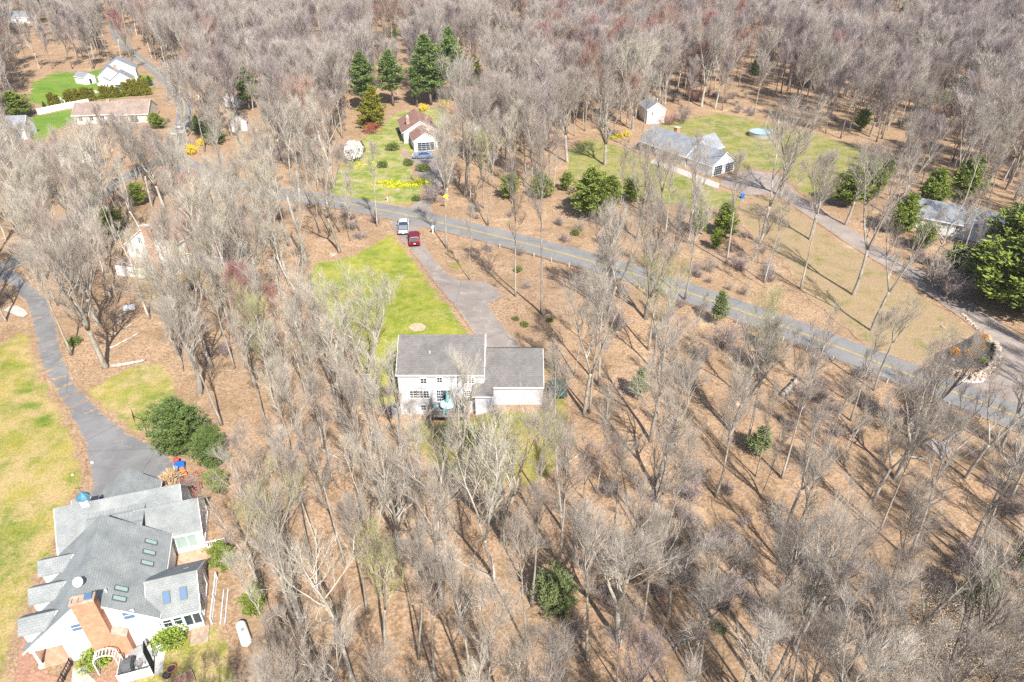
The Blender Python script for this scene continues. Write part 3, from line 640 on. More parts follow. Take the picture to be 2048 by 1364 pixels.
for z, yy in ((3.3, 2.5), (3.3, 6.0), (5.8, 2.5), (5.8, 6)): window(hh, (0, yy, z), .75, 1.1, '-x', 2, 2)
for yy in (2, 5.5): window(hh, (18.05, yy, 3.2), .75, 1.0, '+x', 2, 2)
for a in (13.2, 16): window(hh, (a, 8.4, 3.0), 2.3, 2.0, '+y', 4, 3, 'glass', 'garage_door')
for a in (1.5, 3.5, 7, 9): window(hh, (a, 8.4, 5.8), .7, 1.1, '+y', 2, 2); window(hh, (a, 8.4, 3.2), .7, 1.1, '+y', 2, 2)
m = MB(); m.box(10.72, 10.9, 4.3, 5.0, 7.6, 9.3); m.build('corner_board', M['trim'], hh)
m = MB(); m.cyl((3.95, 2.1, 7.9), .06, .75, 8); m.build('vent_pipe', M['trim'], hh)
m = MB(); m.box(4.0, 8.9, -2.9, -.05, 2.18, 2.3)
for k in range(28): m.box(4.0 + k * .175, 4.15 + k * .175, -2.9, -.05, 2.3, 2.335)
dk = m.build('deck', M['deckwood'], hh)
m = MB()
for a in (4.1, 6.4, 8.8):
    for b in (-2.8,): m.box(a - .07, a + .07, b - .07, b + .07, 0, 3.2)
for k in range(31): m.box(4.1 + k * .157 - .02, 4.1 + k * .157 + .02, -2.82, -2.78, 2.35, 3.1)
m.box(4.0, 8.9, -2.86, -2.74, 3.1, 3.16)
for k in range(17): m.box(8.78, 8.82, -2.8 + k * .17, -2.76 + k * .17, 2.35, 3.1); m.box(4.08, 4.12, -2.8 + k * .17, -2.76 + k * .17, 2.35, 3.1)
m.box(8.74, 8.86, -2.8, -.05, 3.1, 3.16); m.box(4.04, 4.16, -2.8, -.05, 3.1, 3.16); m.build('railing', M['deckwood'], dk)
# --- the white gabled house on the left
g3 = empty('gabled_house', (-63.6, 108.6, 0), R(-14), 'white gable-ended house with brick chimney, half hidden by bare trees on the left', 'house')
gable(g3, -4.2, 4.2, 0, 11, 0, 5.2, 5.2, 0, 8.2, 'y', 'white', 'roof_b')
gable(g3, 3.5, 9.5, 4.3, 13, 0, 3.0, 3.0, 6.5, 5.4, 'x', 'white', 'roof_b')
m = MB(); m.box(.6, 1.9, -.7, -.01, 0, 9.2); c3_ = m.build('chimney', M['brick'], g3)
m = MB(); m.box(.5, 2.0, -.8, .1, 9.2, 9.4); m.build('chimney_cap', M['concrete'], c3_)
m = MB(); m.box(-5.8, -.3, -2.4, -.02, 0, 2.3); m.build('porch', M['white'], g3)
m = MB(); m.slab([(-6.0, -2.6, 2.35), (-.1, -2.6, 2.35), (-.1, 0, 2.75), (-6.0, 0, 2.75)], .1); m.build('porch_roof', M['roof_b'], g3)
for x_, z_ in ((-2.2, 3.9), (2.9, 3.9), (-1, 6.2)): window(g3, (x_, 0, z_), .7, 1.1, '-y', 2, 2)
for x_ in (5.5, 8, 10.5): window(g3, (x_, 3.5, 1.7), 1.0, 1.2, '-y', 2, 2)
# --- grey ranch on the right
gg = empty('ranch_house', (33.6, 178.2, 0), R(-55), 'long grey-roofed ranch house with garage on the right beyond the road', 'house')
gable(gg, 0, 8.6, 0, 16, 0, 2.9, 2.9, 4.3, 5.9, 'x', 'cream', 'roof_g', ov=.5)
gable(gg, .2, 8.2, 16.2, 24.4, 0, 2.7, 2.7, 4.2, 5.2, 'x', 'white', 'roof_g', ov=.4)
gable(gg, 9.5, 15.8, 4.4, 13.5, 0, 2.9, 2.9, 12.6, 5.3, 'y', 'cream', 'roof_gy', ov=.4)
for yy in (2.1, 6.2): window(gg, (24.4, yy, 1.25), 2.8, 2.2, '+x', 4, 4, 'stone_white' if False else 'glass', 'garage_door')
for a in (2, 5, 9, 13): window(gg, (a, 0, 1.6), 1.2, 1.1, '-y', 2, 2)
m = MB(); m.box(6.6, 7.7, 4.8, 5.9, 4.6, 6.9); gc = m.build('chimney', M['brick'], gg); m = MB(); m.box(6.5, 7.8, 4.7, 6.0, 6.9, 7.05); m.build('chimney_cap', M['concrete'], gc)
bn = empty('barn', (42.4, 204.5, 0), R(8), 'small white gabled barn standing behind the grey ranch house', 'barn')
gable(bn, -2.7, 2.7, 0, 8, 0, 4.0, 4.0, 0, 5.9, 'y', 'white', 'roof_gy')
window(bn, (-1.2, 0, 2.9), .5, .8, '-y', 2, 1); window(bn, (.9, 0, 1.2), 1.6, 2.2, '-y', 1, 1, 'stone_white', 'door')
# --- red brown house
rb = empty('ranch_house', (-22.6, 178.2, 0), R(14), 'brown-roofed house in the flower garden beyond the road', 'house')
gable(rb, -3.1, 3.1, 0, 7.6, 0, 2.8, 2.8, 0, 4.7, 'y', 'white', 'roof_r', ov=.3)
gable(rb, -4.9, 4.3, 7.8, 20.5, 0, 3.0, 3.0, -.3, 5.6, 'y', 'lilac', 'roof_r', ov=.45)
m = MB(); m.box(-3.6, -2.7, 11.2, 12.4, 3, 6.1); rc = m.build('chimney', M['stone'], rb); m = MB(); m.lathe((-3.15, 11.8, 6.1), [(.3, 0), (.3, .4), (.34, .4), (.0, .5)], 10); m.build('flue', M['stone_white'], rc)
m = MB(); m.box(.9, 1.6, 4.2, 4.9, 3.8, 4.7); m.build('roof_vent', M['trim'], rb)
window(rb, (0, 0, 1.25), 4.4, 2.1, '-y', 4, 4, 'glass', 'garage_door')
for yy in (9.5, 13, 17): window(rb, (-4.9, yy, 1.7), 1.2, 1.2, '-x', 2, 2)
for yy in (2.5, 5): window(rb, (-3.1, yy, 1.7), .9, 1.1, '-x', 2, 2)
# --- top left group
fh = empty('farmhouse', (-134.4, 246.0, 0), R(22), 'white house of three stepped gables beside the far green lawn', 'house')
fh.scale = (.85, .85, .85)
gable(fh, -4.0, 4.0, 0, 8, 0, 3.7, 3.7, 0, 6.6, 'y', 'white', 'roof_gy')
gable(fh, -9.0, 0, 6, 15, 0, 4.6, 4.6, -4.5, 8.0, 'y', 'white', 'roof_gy')
gable(fh, -7.2, 4.8, 12, 21, 0, 6.0, 6.0, -1.2, 9.6, 'y', 'white', 'roof_gy')
gable(fh, -9.3, -4.2, 2.8, 7, 0, 2.6, 2.6, -6.8, 4.6, 'y', 'white', 'roof_gy')
for x_ in (-1.8, 1.8): window(fh, (x_, 0, 1.3), 2.2, 2.2, '-y', 2, 2, 'glass', 'garage_door')
for x_ in (-8, -7, -6): window(fh, (x_, 2.8, 1.6), .7, 1.4, '-y', 1, 2)
for yy, zz in ((14, 4.6), (17, 4.6), (19.5, 4.6), (14, 1.8), (18, 1.8)): window(fh, (4.8, yy, zz), .7, 1.1, '+x', 1, 2)
m = MB(); m.box(-2.6, -1.7, 9, 10, 5, 8.3); m.build('chimney', M['brick'], fh)
m = MB(); m.box(-12.5, -4.2, -1.2, 2.7, 0, .4); m.build('deck', M['concrete'], fh)
br_ = empty('ranch_house', (-128.6, 203.2, 0), R(9), 'long tan-brown-roofed ranch house behind the white fence', 'house')
gable(br_, 0, 9.5, 0, 12.5, 0, 2.7, 2.7, 4.7, 5.0, 'x', 'cream', 'roof_b', ov=.5)
gable(br_, -.6, 9.5, 12.3, 21, 0, 2.6, 2.6, 4.6, 5.4, 'x', 'cream', 'roof_b', ov=.5)
for a in (2, 5, 8, 10.8): window(br_, (a, 0, 1.5), 1.1, 1.1, '-y', 2, 2)
window(br_, (16.8, -.6, 1.2), 2.2, 2.2, '-y', 1, 1, 'glass', 'garage_door'); window(br_, (14, -.6, 1.5), 1.3, 1.1, '-y', 2, 2)
m = MB(); m.box(9, 9.8, 4, 4.8, 4.6, 5.9); m.build('chimney', M['stone'], br_)
lt = empty('cottage', (-112.5, 166.0, 0), R(28), 'small tan-roofed house behind bare trees at the far left', 'house')
gable(lt, 0, 6.5, 0, 8.0, 0, 2.7, 2.7, 3.2, 4.6, 'x', 'white', 'roof_b')
for a in (2, 5.5): window(lt, (a, 0, 1.5), 1, 1.1, '-y', 2, 2)
def shed(p, rz, w_, l_, e, r, lab, roof='roof_gy', name='shed', grp=None):
    s = empty(name, (p[0], p[1], hz(*p) - .05), rz, lab, 'shed', grp)
    gable(s, -w_ / 2, w_ / 2, 0, l_, 0, e, e, 0, r, 'y', 'white', roof, ov=.2, og=.15)
    window(s, (0, 0, 1.0), .9, 1.7, '-y', 1, 1, 'glass', 'door'); return s
shed(GT(480, 262), R(12), 4.2, 5, 2.6, 4.4, 'small white gabled shed below two dark spruces', 'roof_b')
shed(GT(464, 214), R(-8), 4.5, 6, 2.8, 4.4, 'pale shed half hidden in trees right of the far road', 'roof_b')
shed(GT(183, 168), R(60), 4, 6, 2.4, 3.6, 'small white shed beside the white house of three gables')
fr = empty('ranch_house', (80.5, 128.0, 0), R(-33), 'pale-roofed house hidden among evergreens at the right edge', 'house')
gable(fr, 0, 7.6, 0, 17, 0, 2.8, 2.8, 3.8, 5.0, 'x', 'white', 'stone_white' if False else 'roof_g', ov=.4)
for a in (3, 8, 13): window(fr, (a, 0, 1.6), 1.1, 1.1, '-y', 2, 2)
window(fr, (17, 3.8, 1.6), 1.2, 1.2, '+x', 2, 2)
for (a, b, lab, rz) in ((50, 47, 'white far house in a clearing at the top left corner', 20), (290, 42, 'pale roof of a far house deep in the wood at the top left', -15), (8, 282, 'white-roofed house cut by the left edge', 10), (425, 78, 'tiny white house far off in the wood at upper left', 5)):
    p = GT(a, b); s = empty('far_house', (p[0], p[1], hz(*p) - .1), R(rz), lab, 'house')
    gable(s, 0, 7, -6, 6, 0, 3, 3, 3.5, 5.6, 'x', 'white', 'roof_g'); window(s, (-3, 0, 1.7), 1, 1.2, '-y', 2, 2); window(s, (2, 0, 1.7), 1, 1.2, '-y', 2, 2)

# ---------------------------------------------------------------- vehicles (nose towards +x)
paint = {}
def carpaint(n, c):
    if n not in paint: paint[n] = newmat(n, c, 0.28, 0.25, 0.6)[0]
    return paint[n]
M['tail'] = newmat('tail_light_red', (0.55, 0.01, 0.01), 0.25)[0]; M['head'] = newmat('headlight_glass', (0.75, 0.78, 0.8), 0.15)[0]
M['bedliner'] = newmat('pickup_bed', (0.20, 0.23, 0.26), 0.5)[0]
def vehicle(name, p, rz, paintm, kind, label, L=4.7, W=1.85, Hh=1.68, sc=1.0, z=None):
    root = empty(name, (p[0], p[1], (hz(*p) + .10) if z is None else z), rz, label, 'pickup truck' if kind == 'pickup' else 'car', None, sc)
    h = L / 2
    if kind == 'pickup':
        side = [(-h, .45), (-h, 1.02), (-.35, 1.05), (h - .95, 1.08), (h - .12, .98), (h, .75), (h, .42), (h - .4, .32), (-h + .3, .34)]
        cab = [(-.45, 1.04, .0), (-.42, 1.7, .14), (.9, 1.72, .14), (1.55, 1.08, .03)]
    elif kind == 'suv':
        side = [(-h, .42), (-h + .02, .95), (-h + .15, 1.02), (h - 1.2, 1.05), (h - .25, .92), (h, .7), (h, .4), (h - .4, .28), (-h + .3, .28)]
        cab = [(-h + .1, 1.0, .03), (-h + .5, Hh - .04, .15), (.5, Hh, .16), (1.25, 1.04, .04)]
    else:
        side = [(-h, .42), (-h + .03, .88), (-h + .5, .95), (h - 1.3, .92), (h - .25, .8), (h, .62), (h, .38), (h - .4, .26), (-h + .3, .26)]
        cab = [(-h + .55, .93, .04), (-h + 1.25, Hh - .22, .17), (.35, Hh - .2, .18), (1.15, .91, .05)]
    m = MB(); y = W / 2
    # lower body with rounded shoulders: three nested outlines
    def ring(sc_, yy): cx = 0; return [(x * (1 - .015 * sc_), yy, zz - (.05 * sc_ if zz > .8 else 0)) for x, zz in side]
    rings = [ring(1, -y), ring(.3, -y + .09), ring(0, -y + .18), ring(0, y - .18), ring(.3, y - .09), ring(1, y)]
    rings[0] = [(x * .985, -y, z_ - (.07 if z_ > .8 else -.0)) for x, z_ in side]; rings[-1] = [(x, y, z_) for x, _, z_ in rings[0]]
    n = len(side); b0 = len(m.v)
    for r in rings: m.v += r
    for k in range(5):
        for j in range(n): m.f.append((b0 + k * n + j, b0 + (k + 1) * n + j, b0 + (k + 1) * n + (j + 1) % n, b0 + k * n + (j + 1) % n)); m.m.append(0)
    m.f.append(tuple(b0 + j for j in range(n))); m.f.append(tuple(b0 + 5 * n + j for j in reversed(range(n)))); m.m += [0, 0]
    body = m.build('body', paintm, root)
    # cabin: glass block plus painted roof and pillars
    g = MB(); c = MB()
    def q(i, s): x, z_, ins = cab[i]; return (x, s * (y - .1 - ins), z_)
    P = [q(i, -1) for i in range(4)] + [q(i, 1) for i in range(4)]
    i0 = len(g.v); g.v += P
    for f in ((0, 1, 2, 3), (7, 6, 5, 4), (0, 4, 5, 1), (2, 6, 7, 3), (1, 5, 6, 2)): g.f.append(tuple(i0 + k for k in f)); g.m.append(0)
    g.build('window_glass', M['glass'], root)
    x1, z1, n1 = cab[1]; x2, z2, n2 = cab[2]
    c.hexa([(x1 - .03, -(y - .1 - n1) - .01, z1 - .02), (x2 + .06, -(y - .1 - n2) - .01, z2 - .02), (x2 + .06, (y - .1 - n2) + .01, z2 - .02), (x1 - .03, (y - .1 - n1) + .01, z1 - .02),
            (x1 + .02, -(y - .2 - n1), z1 + .05), (x2, -(y - .2 - n2), z2 + .05), (x2, (y - .2 - n2), z2 + .05), (x1 + .02, (y - .2 - n1), z1 + .05)])
    for s_ in (-1, 1):
        for (a, b) in ((0, 1), (3, 2)):
            A = Vector(q(a, s_)); B = Vector(q(b, s_)); c.tube([A + Vector((0, s_ * .01, 0)), B + Vector((0, s_ * .01, 0))], .045, 5)
        A = Vector(q(0, s_)).lerp(Vector(q(3, s_)), .5); B = Vector(q(1, s_)).lerp(Vector(q(2, s_)), .5); c.tube([A, B], .04, 5)
    c.build('roof', paintm, root, bevel=.02)
    if kind == 'pickup':
        b = MB(); b.box(-h + .12, -.5, -y + .2, y - .2, 1.045, 1.075); bed = b.build('bed_cover', M['bedliner'], root)
        b = MB(); b.box(-h + .06, -.44, -y + .1, -y + .2, 1.03, 1.10); b.box(-h + .06, -.44, y - .2, y - .1, 1.03, 1.10); b.box(-.52, -.44, -y + .2, y - .2, 1.03, 1.10); b.box(-h + .04, -h + .12, -y + .1, y - .1, 1.03, 1.10); b.build('bed_rim', M['dark'], root)
    for s_ in (-1, 1):
        b = MB(); b.box(-h - .02, -h + .1, s_ * (y - .12) - .09, s_ * (y - .12) + .09, .68, .96); b.build('tail_light', M['tail'], root)
        b = MB(); b.box(h - .22, h + .012, s_ * (y - .3) - .18, s_ * (y - .3) + .18, .62, .76); b.build('headlight', M['head'], root)
        b = MB(); b.box(cab[3][0] - .55, cab[3][0] - .35, s_ * (y + .12) - .1, s_ * (y + .12) + .1, 1.0, 1.18); b.tube([(cab[3][0] - .45, s_ * (y - .1), 1.0), (cab[3][0] - .45, s_ * (y + .08), 1.06)], .03, 5); b.build('mirror', M['dark'], root)
        for xx in (-h + .95, h - .95):
            wv = MB(); wv.tube([(xx, s_ * (y - .22), .34), (xx, s_ * (y + .005), .34)], [.345, .345], 20); wh = wv.build('wheel', M['rubber'], root)
            wr = MB(); wr.tube([(xx, s_ * (y - .0), .34), (xx, s_ * (y + .02), .34)], [.21, .19], 14); wr.build('rim', M['metal'], wh)
    b = MB(); b.box(-h - .06, -h + .1, -y + .1, y - .1, .40, .60); b.box(h - .1, h + .05, -y + .1, y - .1, .36, .52); b.build('bumper', M['metal'] if kind == 'pickup' else paintm, root, bevel=.03)
    b = MB(); b.box(-h - .075, -h - .05, -.16, .16, .62 if kind != 'pickup' else .42, .76 if kind != 'pickup' else .54); b.build('licence_plate', M['trim'], root)
    return root
vehicle('pickup_truck', GT(808, 460), R(96), carpaint('silver_paint', (0.62, 0.64, 0.67)), 'pickup', 'silver pickup truck parked at the top of the central driveway', 5.3, 1.95, sc=1.12)
vehicle('parked_car', GT(829, 484), R(99), carpaint('maroon_paint', (0.19, 0.006, 0.014)), 'suv', 'dark red SUV parked behind the silver pickup truck', 4.7, 1.9, sc=1.12)
vehicle('parked_car', GT(846, 316), R(185), carpaint('blue_grey_paint', (0.20, 0.27, 0.42)), 'sedan', 'blue grey car parked across the garage of the brown-roofed house', 4.7, 1.85, sc=1.1)
vehicle('passing_van', GT(361, 268), R(80), carpaint('white_van_paint', (0.75, 0.76, 0.78)), 'pickup', 'white pickup driving on the far road at upper left', 5.3, 1.95, sc=1.1)
vehicle('parked_car', GT(300, 229), R(190), carpaint('silver_grey_paint', (0.5, 0.52, 0.56)), 'sedan', 'silver car on the drive beside the long tan-brown-roofed ranch', 4.5, 1.8, sc=1.1)

# ---------------------------------------------------------------- garden and roadside objects
def at(name, p, mb, mat, lab, cat, grp=None, rz=0, z=None, smooth=False, bevel=0):
    o = mb.build(name, mat, None, smooth, bevel); o.location = (p[0], p[1], hz(*p) + .05 if z is None else z); o.rotation_euler = (0, 0, rz)
    return tag(o, lab, cat, grp)
# basketball hoop
p = GT(297, 872); t_ = empty('basketball_hoop', (p[0], p[1], .07), R(-60), 'black basketball hoop standing at the driveway edge beside the big pine', 'basketball hoop')
m = MB(); m.tube([(0, 0, .1), (0, 0, 2.6), (0, -.7, 3.3)], .06, 8); m.box(-.35, .35, -.25, .6, .02, .16); m.build('pole', M['dark'], t_)
m = MB(); m.box(-.75, .75, -.78, -.74, 3.0, 3.1); m.box(-.75, .75, -.78, -.74, 3.85, 3.95); m.box(-.75, -.65, -.78, -.74, 3.1, 3.85); m.box(.65, .75, -.78, -.74, 3.1, 3.85); m.box(-.28, .28, -.78, -.75, 3.2, 3.6); m.build('backboard', M['dark'], t_)
m = MB(); m.tube([(.22 * math.cos(k * .6283), -1.05 + .22 * math.sin(k * .6283), 3.1) for k in range(11)], .015, 5, False); m.build('rim', M['orange'], t_)
# propane tank
p = LW(12.0, -2.0); t_ = empty('propane_tank', (p[0], p[1], hz(*p)), LA + R(105), 'long white propane tank lying on the leaves right of the near house', 'gas tank')
m = MB(); m.tube([(-1.35, 0, .62), (-1.3, 0, .62), (-1.15, 0, .62), (-1.0, 0, .62), (1.0, 0, .62), (1.15, 0, .62), (1.3, 0, .62), (1.35, 0, .62)], [.02, .25, .41, .47, .47, .41, .25, .02], 18); m.build('tank', M['trim'], t_, True)
m = MB(); m.cyl((0, 0, 1.05), .16, .16, 12); m.build('valve_dome', M['galv'], t_)
for x_ in (-.7, .7):
    m = MB(); m.box(x_ - .08, x_ + .08, -.4, .4, -.1, .25); m.build('foot', M['concrete'], t_)
# arbor
p = LW(1.0, -1.75); t_ = empty('garden_arbor', (p[0], p[1], .04), LA, 'white arched garden arbor below the orange brick chimney', 'arbor')
for yy in (-.35, .35):
    m = MB(); m.tube([(-.85, yy, 0), (-.85, yy, 1.6)] + [(-.85 * math.cos(k * math.pi / 10), yy, 1.6 + .75 * math.sin(k * math.pi / 10)) for k in range(1, 10)] + [(.85, yy, 1.6), (.85, yy, 0)], .045, 6); m.build('arch', M['trim'], t_)
m = MB()
for k in range(1, 10): a = k * math.pi / 10; x_, z_ = -.87 * math.cos(a), 1.6 + .77 * math.sin(a); m.box(x_ - .03, x_ + .03, -.42, .42, z_ - .02, z_ + .03)
for z_ in (.4, .8, 1.2):
    for x_ in (-.85, .85): m.box(x_ - .02, x_ + .02, -.35, .35, z_ - .02, z_ + .02)
m.build('slats', M['trim'], t_)
# screened corner with bins and chairs
p = LW(2.0, -1.5); t_ = empty('privacy_screen', (p[0], p[1], .04), LA, 'white board screen in an L beside the arbor', 'fence')
m = MB()
for k in range(9): m.box(-.02, .02, -1.9 + k * .21, -1.9 + k * .21 + .19, .05, 1.1)
m.build('panel', M['trim'], t_)
m = MB()
for k in range(12): m.box(.03 + k * .21, .03 + k * .21 + .19, -1.96, -1.92, .05, 1.1)
m.build('panel', M['trim'], t_)
m = MB()
for q_ in ((0, 0.02), (0, -1.94), (2.56, -1.94)): m.box(q_[0] - .05, q_[0] + .05, q_[1] - .05, q_[1] + .05, 0, 1.18)
m.build('post', M['trim'], t_)
p = LW(3.6, -1.9); at('stone_terrace', p, MB().box(-1.6, 1.7, -1.6, 1.6, -.1, .0), M['stone_white'], 'pale stone terrace behind the white screen', 'terrace', rz=LA, z=.10)
p = LW(2.65, -2.45); t_ = empty('gas_grill', (p[0], p[1], .12), LA, 'dark covered gas grill inside the white screen', 'grill')
m = MB(); m.box(-.35, .35, -.6, .6, 0, .85); m.build('cabinet', M['curb'], t_, bevel=.05)
m = MB(); m.prism([(-.6, .86), (.6, .86), (.52, 1.1), (.2, 1.22), (-.2, 1.22), (-.52, 1.1)], -.33, .33, 'x'); m.build('lid', M['curb'], t_, bevel=.03)
p = LW(3.35, -2.2); at('planter', p, MB().lathe((0, 0, 0), [(0, .02), (.26, .02), (.34, .45), (.30, .45), (.28, .36), (0, .36)], 16), M['metal'], 'round grey planter beside the dark grill', 'planter', z=.12)
def lounge(p, rz, lab):
    t = empty('patio_lounger', (p[0], p[1], .12), rz, lab, 'lounge chair', 'covered loungers on the stone terrace')
    m = MB(); m.box(-.35, .35, -.5, .6, .32, .42); m.build('seat', M['galv'], t, bevel=.03)
    m = MB(); m.hexa([(-.35, .6, .34), (.35, .6, .34), (.35, .68, .4), (-.35, .68, .4), (-.35, 1.0, .95), (.35, 1.0, .95), (.35, 1.07, .92), (-.35, 1.07, .92)]); m.build('backrest', M['galv'], t)
    for a in (-.3, .3):
        for b in (-.42, .55): m = MB(); m.box(a - .03, a + .03, b - .03, b + .03, 0, .32); m.build('leg', M['metal'], t)
lounge(LW(2.9, -1.0), LA + R(-70), 'grey covered lounger against the chimney base'); lounge(LW(4.0, -1.75), LA + R(-60), 'grey covered lounger in the middle of the terrace')
def chair(p, rz, mat, lab, grp, z=.12, sc=1):
    t = empty('patio_chair', (p[0], p[1], z), rz, lab, 'chair', grp, sc)
    m = MB(); m.box(-.24, .24, -.24, .24, .40, .45); m.build('seat', mat, t)
    m = MB()
    for k in range(4): m.box(-.24 + k * .14, -.18 + k * .14, .22, .26, .45, .95)
    m.box(-.25, .25, .215, .265, .9, .97); m.build('backrest', mat, t)
    for a in (-.22, .22):
        for b in (-.22, .22): m = MB(); m.box(a - .025, a + .025, b - .025, b + .025, 0, .4); m.build('leg', mat, t)
    return t
chair(LW(5.0, -1.2), LA + R(200), M['trim'], 'white patio chair at the right end of the terrace', 'white chairs on the terrace'); chair(LW(4.6, -.6), LA + R(150), M['trim'], 'white patio chair against the white gable wall', 'white chairs on the terrace')
p = LW(4.45, -1.05); t_ = empty('patio_table', (p[0], p[1], .12), LA, 'small white metal table between the two white patio chairs', 'table')
m = MB(); m.cyl((0, 0, .66), .34, .04, 18); m.build('tabletop', M['trim'], t_)
for k in range(3): m = MB(); m.tube([(.22 * math.cos(k * 2.09), .22 * math.sin(k * 2.09), .66), (.28 * math.cos(k * 2.09), .28 * math.sin(k * 2.09), 0)], .02, 5); m.build('leg', M['trim'], t_)
# ladder lying, pergola rail, planters and raised bed
p = LW(10.1, 1.9); t_ = empty('ladder', (p[0], p[1], hz(*p) + .1), LA + R(88), 'white extension ladder lying on the grass right of the near house', 'ladder')
for s_ in (-.2, .2): m = MB(); m.box(-1.9, 1.9, s_ - .03, s_ + .03, 0, .09); m.build('rail', M['trim'], t_)
m = MB()
for k in range(13): m.box(-1.8 + k * .3, -1.76 + k * .3, -.18, .18, .03, .06)
m.build('rungs', M['galv'], t_)
def railing(pa, pb, name, lab, cat, mat, h_=.9, n_=10, z=.04):
    a = Vector((*pa, 0)); b = Vector((*pb, 0)); L_ = (b - a).length; t = empty(name, (pa[0], pa[1], z), math.atan2(b.y - a.y, b.x - a.x), lab, cat)
    m = MB(); m.box(0, L_, -.04, .04, h_ - .06, h_); m.box(0, L_, -.03, .03, .12, .17); m.build('rail', mat, t)
    for k in (0, .5, 1): m = MB(); m.box(L_ * k - .05, L_ * k + .05, -.05, .05, -.05, h_ + .08); m.build('post', mat, t)
    m = MB()
    for k in range(1, n_): m.box(L_ * k / n_ - .02, L_ * k / n_ + .02, -.02, .02, .17, h_ - .06)
    m.build('balusters', mat, t)
railing(LW(9.1, .3), LW(9.3, 5.4), 'porch_railing', 'white railing along the right end of the skylit wing', 'railing', M['trim'], n_=24)
railing(LW(8.2, 9.7), LW(9.9, 9.7), 'garden_railing', 'short white railing right of the courtyard', 'railing', M['trim'], n_=8)
railing(LW(-2.9, -3.0), LW(-2.3, -.4), 'garden_railing', 'short dark metal railing beside the brick porch', 'railing', M['dark'], n_=10)
p = LW(9.2, 7.6); t_ = empty('log_rack', (p[0], p[1], .06), LA + R(80), 'oval dark metal log hoop on the grass by the courtyard', 'log rack')
m = MB(); m.tube([(.75 * math.cos(k * .314), 0, .5 + .48 * math.sin(k * .314)) for k in range(21)], .03, 5, False); m.tube([(.75 * math.cos(k * .314), .4, .5 + .48 * math.sin(k * .314)) for k in range(21)], .03, 5, False); m.build('hoop', M['dark'], t_)
m = MB()
for k in range(26):
    a, r_ = rs.uniform(0, 6.28), math.sqrt(rs.random()); m.tube([(.62 * r_ * math.cos(a), -.05, .5 + .38 * r_ * math.sin(a)), (.62 * r_ * math.cos(a), .45, .5 + .38 * r_ * math.sin(a))], .06, 6)
m.build('split_logs', M['bark_dark'], t_)
for (a, b, mt, rr, lab) in ((345, 1341, 'terracotta', .42, 'round terracotta planter on the bottom lawn'), (335, 1354, 'dark', .34, 'dark round planter left of the terracotta one')):
    p = GT(a, b); t_ = at('planter', p, MB().lathe((0, 0, 0), [(0, 0), (rr * .7, 0), (rr, .32), (rr * .88, .34), (rr * .8, .26), (0, .25)], 18), M[mt], lab, 'planter', z=.05)
    m = MB(); m.cyl((0, 0, .255), rr * .78, .01, 16); m.build('soil', M['mulch_dark'], t_)
a, b = GT(330, 1372), GT(366, 1352); t_ = empty('raised_bed', (*a, .04), math.atan2(b[1] - a[1], b[0] - a[0]), 'wooden raised garden bed frame at the bottom edge', 'garden bed')
m = MB(); m.box(0, 2.2, -.03, .03, 0, .3); m.box(0, 2.2, -1.2, -1.14, 0, .3); m.box(-.03, .03, -1.14, -.03, 0, .3); m.box(2.17, 2.23, -1.14, -.03, 0, .3); m.build('boards', M['wood'], t_)
m = MB(); m.box(.03, 2.17, -1.13, -.04, .02, .22); m.build('soil', M['mulch'], t_)
# tall dark net frame by the terrace
p = GT(309, 1350); t_ = empty('net_frame', (p[0], p[1], .04), LA + R(8), 'tall dark netted frame standing on the lawn right of the terrace', 'net')
m = MB(); m.tube([(0, 0, 0), (0, 0, 3.2)], .03, 6); m.tube([(0, 1.2, 0), (0, 1.2, 3.2)], .03, 6); m.tube([(0, 0, 3.2), (0, 1.2, 3.2)], .03, 6); m.tube([(0, 0, .1), (0, 1.2, .1)], .03, 6); m.build('frame', M['dark'], t_)
m = MB()
for k in range(25): m.box(-.005, .005, k * .05, k * .05 + .012, .1, 3.2)
for k in range(62): m.box(-.005, .005, 0, 1.2, .1 + k * .05, .112 + k * .05)
m.build('netting', M['dark'], t_)
# clutter by the left garage
p = GT(362, 938)
m = MB(); m.box(-.5, .5, -.35, .35, .0, .75); m.box(-.55, .55, -.4, .4, .75, .82); at('storage_bin', p, m, M['blue'], 'blue storage bin by the driveway beside the big pine', 'bin', rz=R(20), bevel=.03)
p = GT(356, 930); m = MB(); m.lathe((0, 0, 0), [(0, 0), (.28, 0), (.33, .8), (.36, .82), (.36, .88), (0, .98)], 14); at('trash_can', p, m, M['redleaf'], 'dark red trash can at the corner of the left driveway', 'bin')
p = GT(368, 948); m = MB(); m.box(-.25, .25, -.7, .7, .1, .5); m.box(-.2, .2, -.9, -.7, .1, .8); at('garden_cart', p, m, M['orange'], 'orange garden cart right of the blue storage bin', 'cart', rz=R(40), bevel=.04)
p = GT(358, 955); m = MB(); m.box(-.7, .7, -.04, .04, 0, .9)
for k in range(6): m.box(-.7 + k * .24, -.6 + k * .24, -.06, .06, 0, 1.05)
at('picket_fence', p, m, M['trim'], 'short white picket section by the left garage', 'fence', rz=R(-70))
p = GT(185, 927); m = MB(); m.blob((0, 0, .1), .26, .2, .15, rs, 9, 5, .25); at('boulder', p, m, M['stone_white'], 'small white boulder at the left edge of the driveway', 'rock', smooth=True)
p = GT(146, 952); m = MB(); m.blob((0, 0, .12), .14, .14, .14, rs, 10, 7, 0); at('ball', p, m, M['trim'], 'small white ball lying on the left lawn', 'ball', smooth=True)
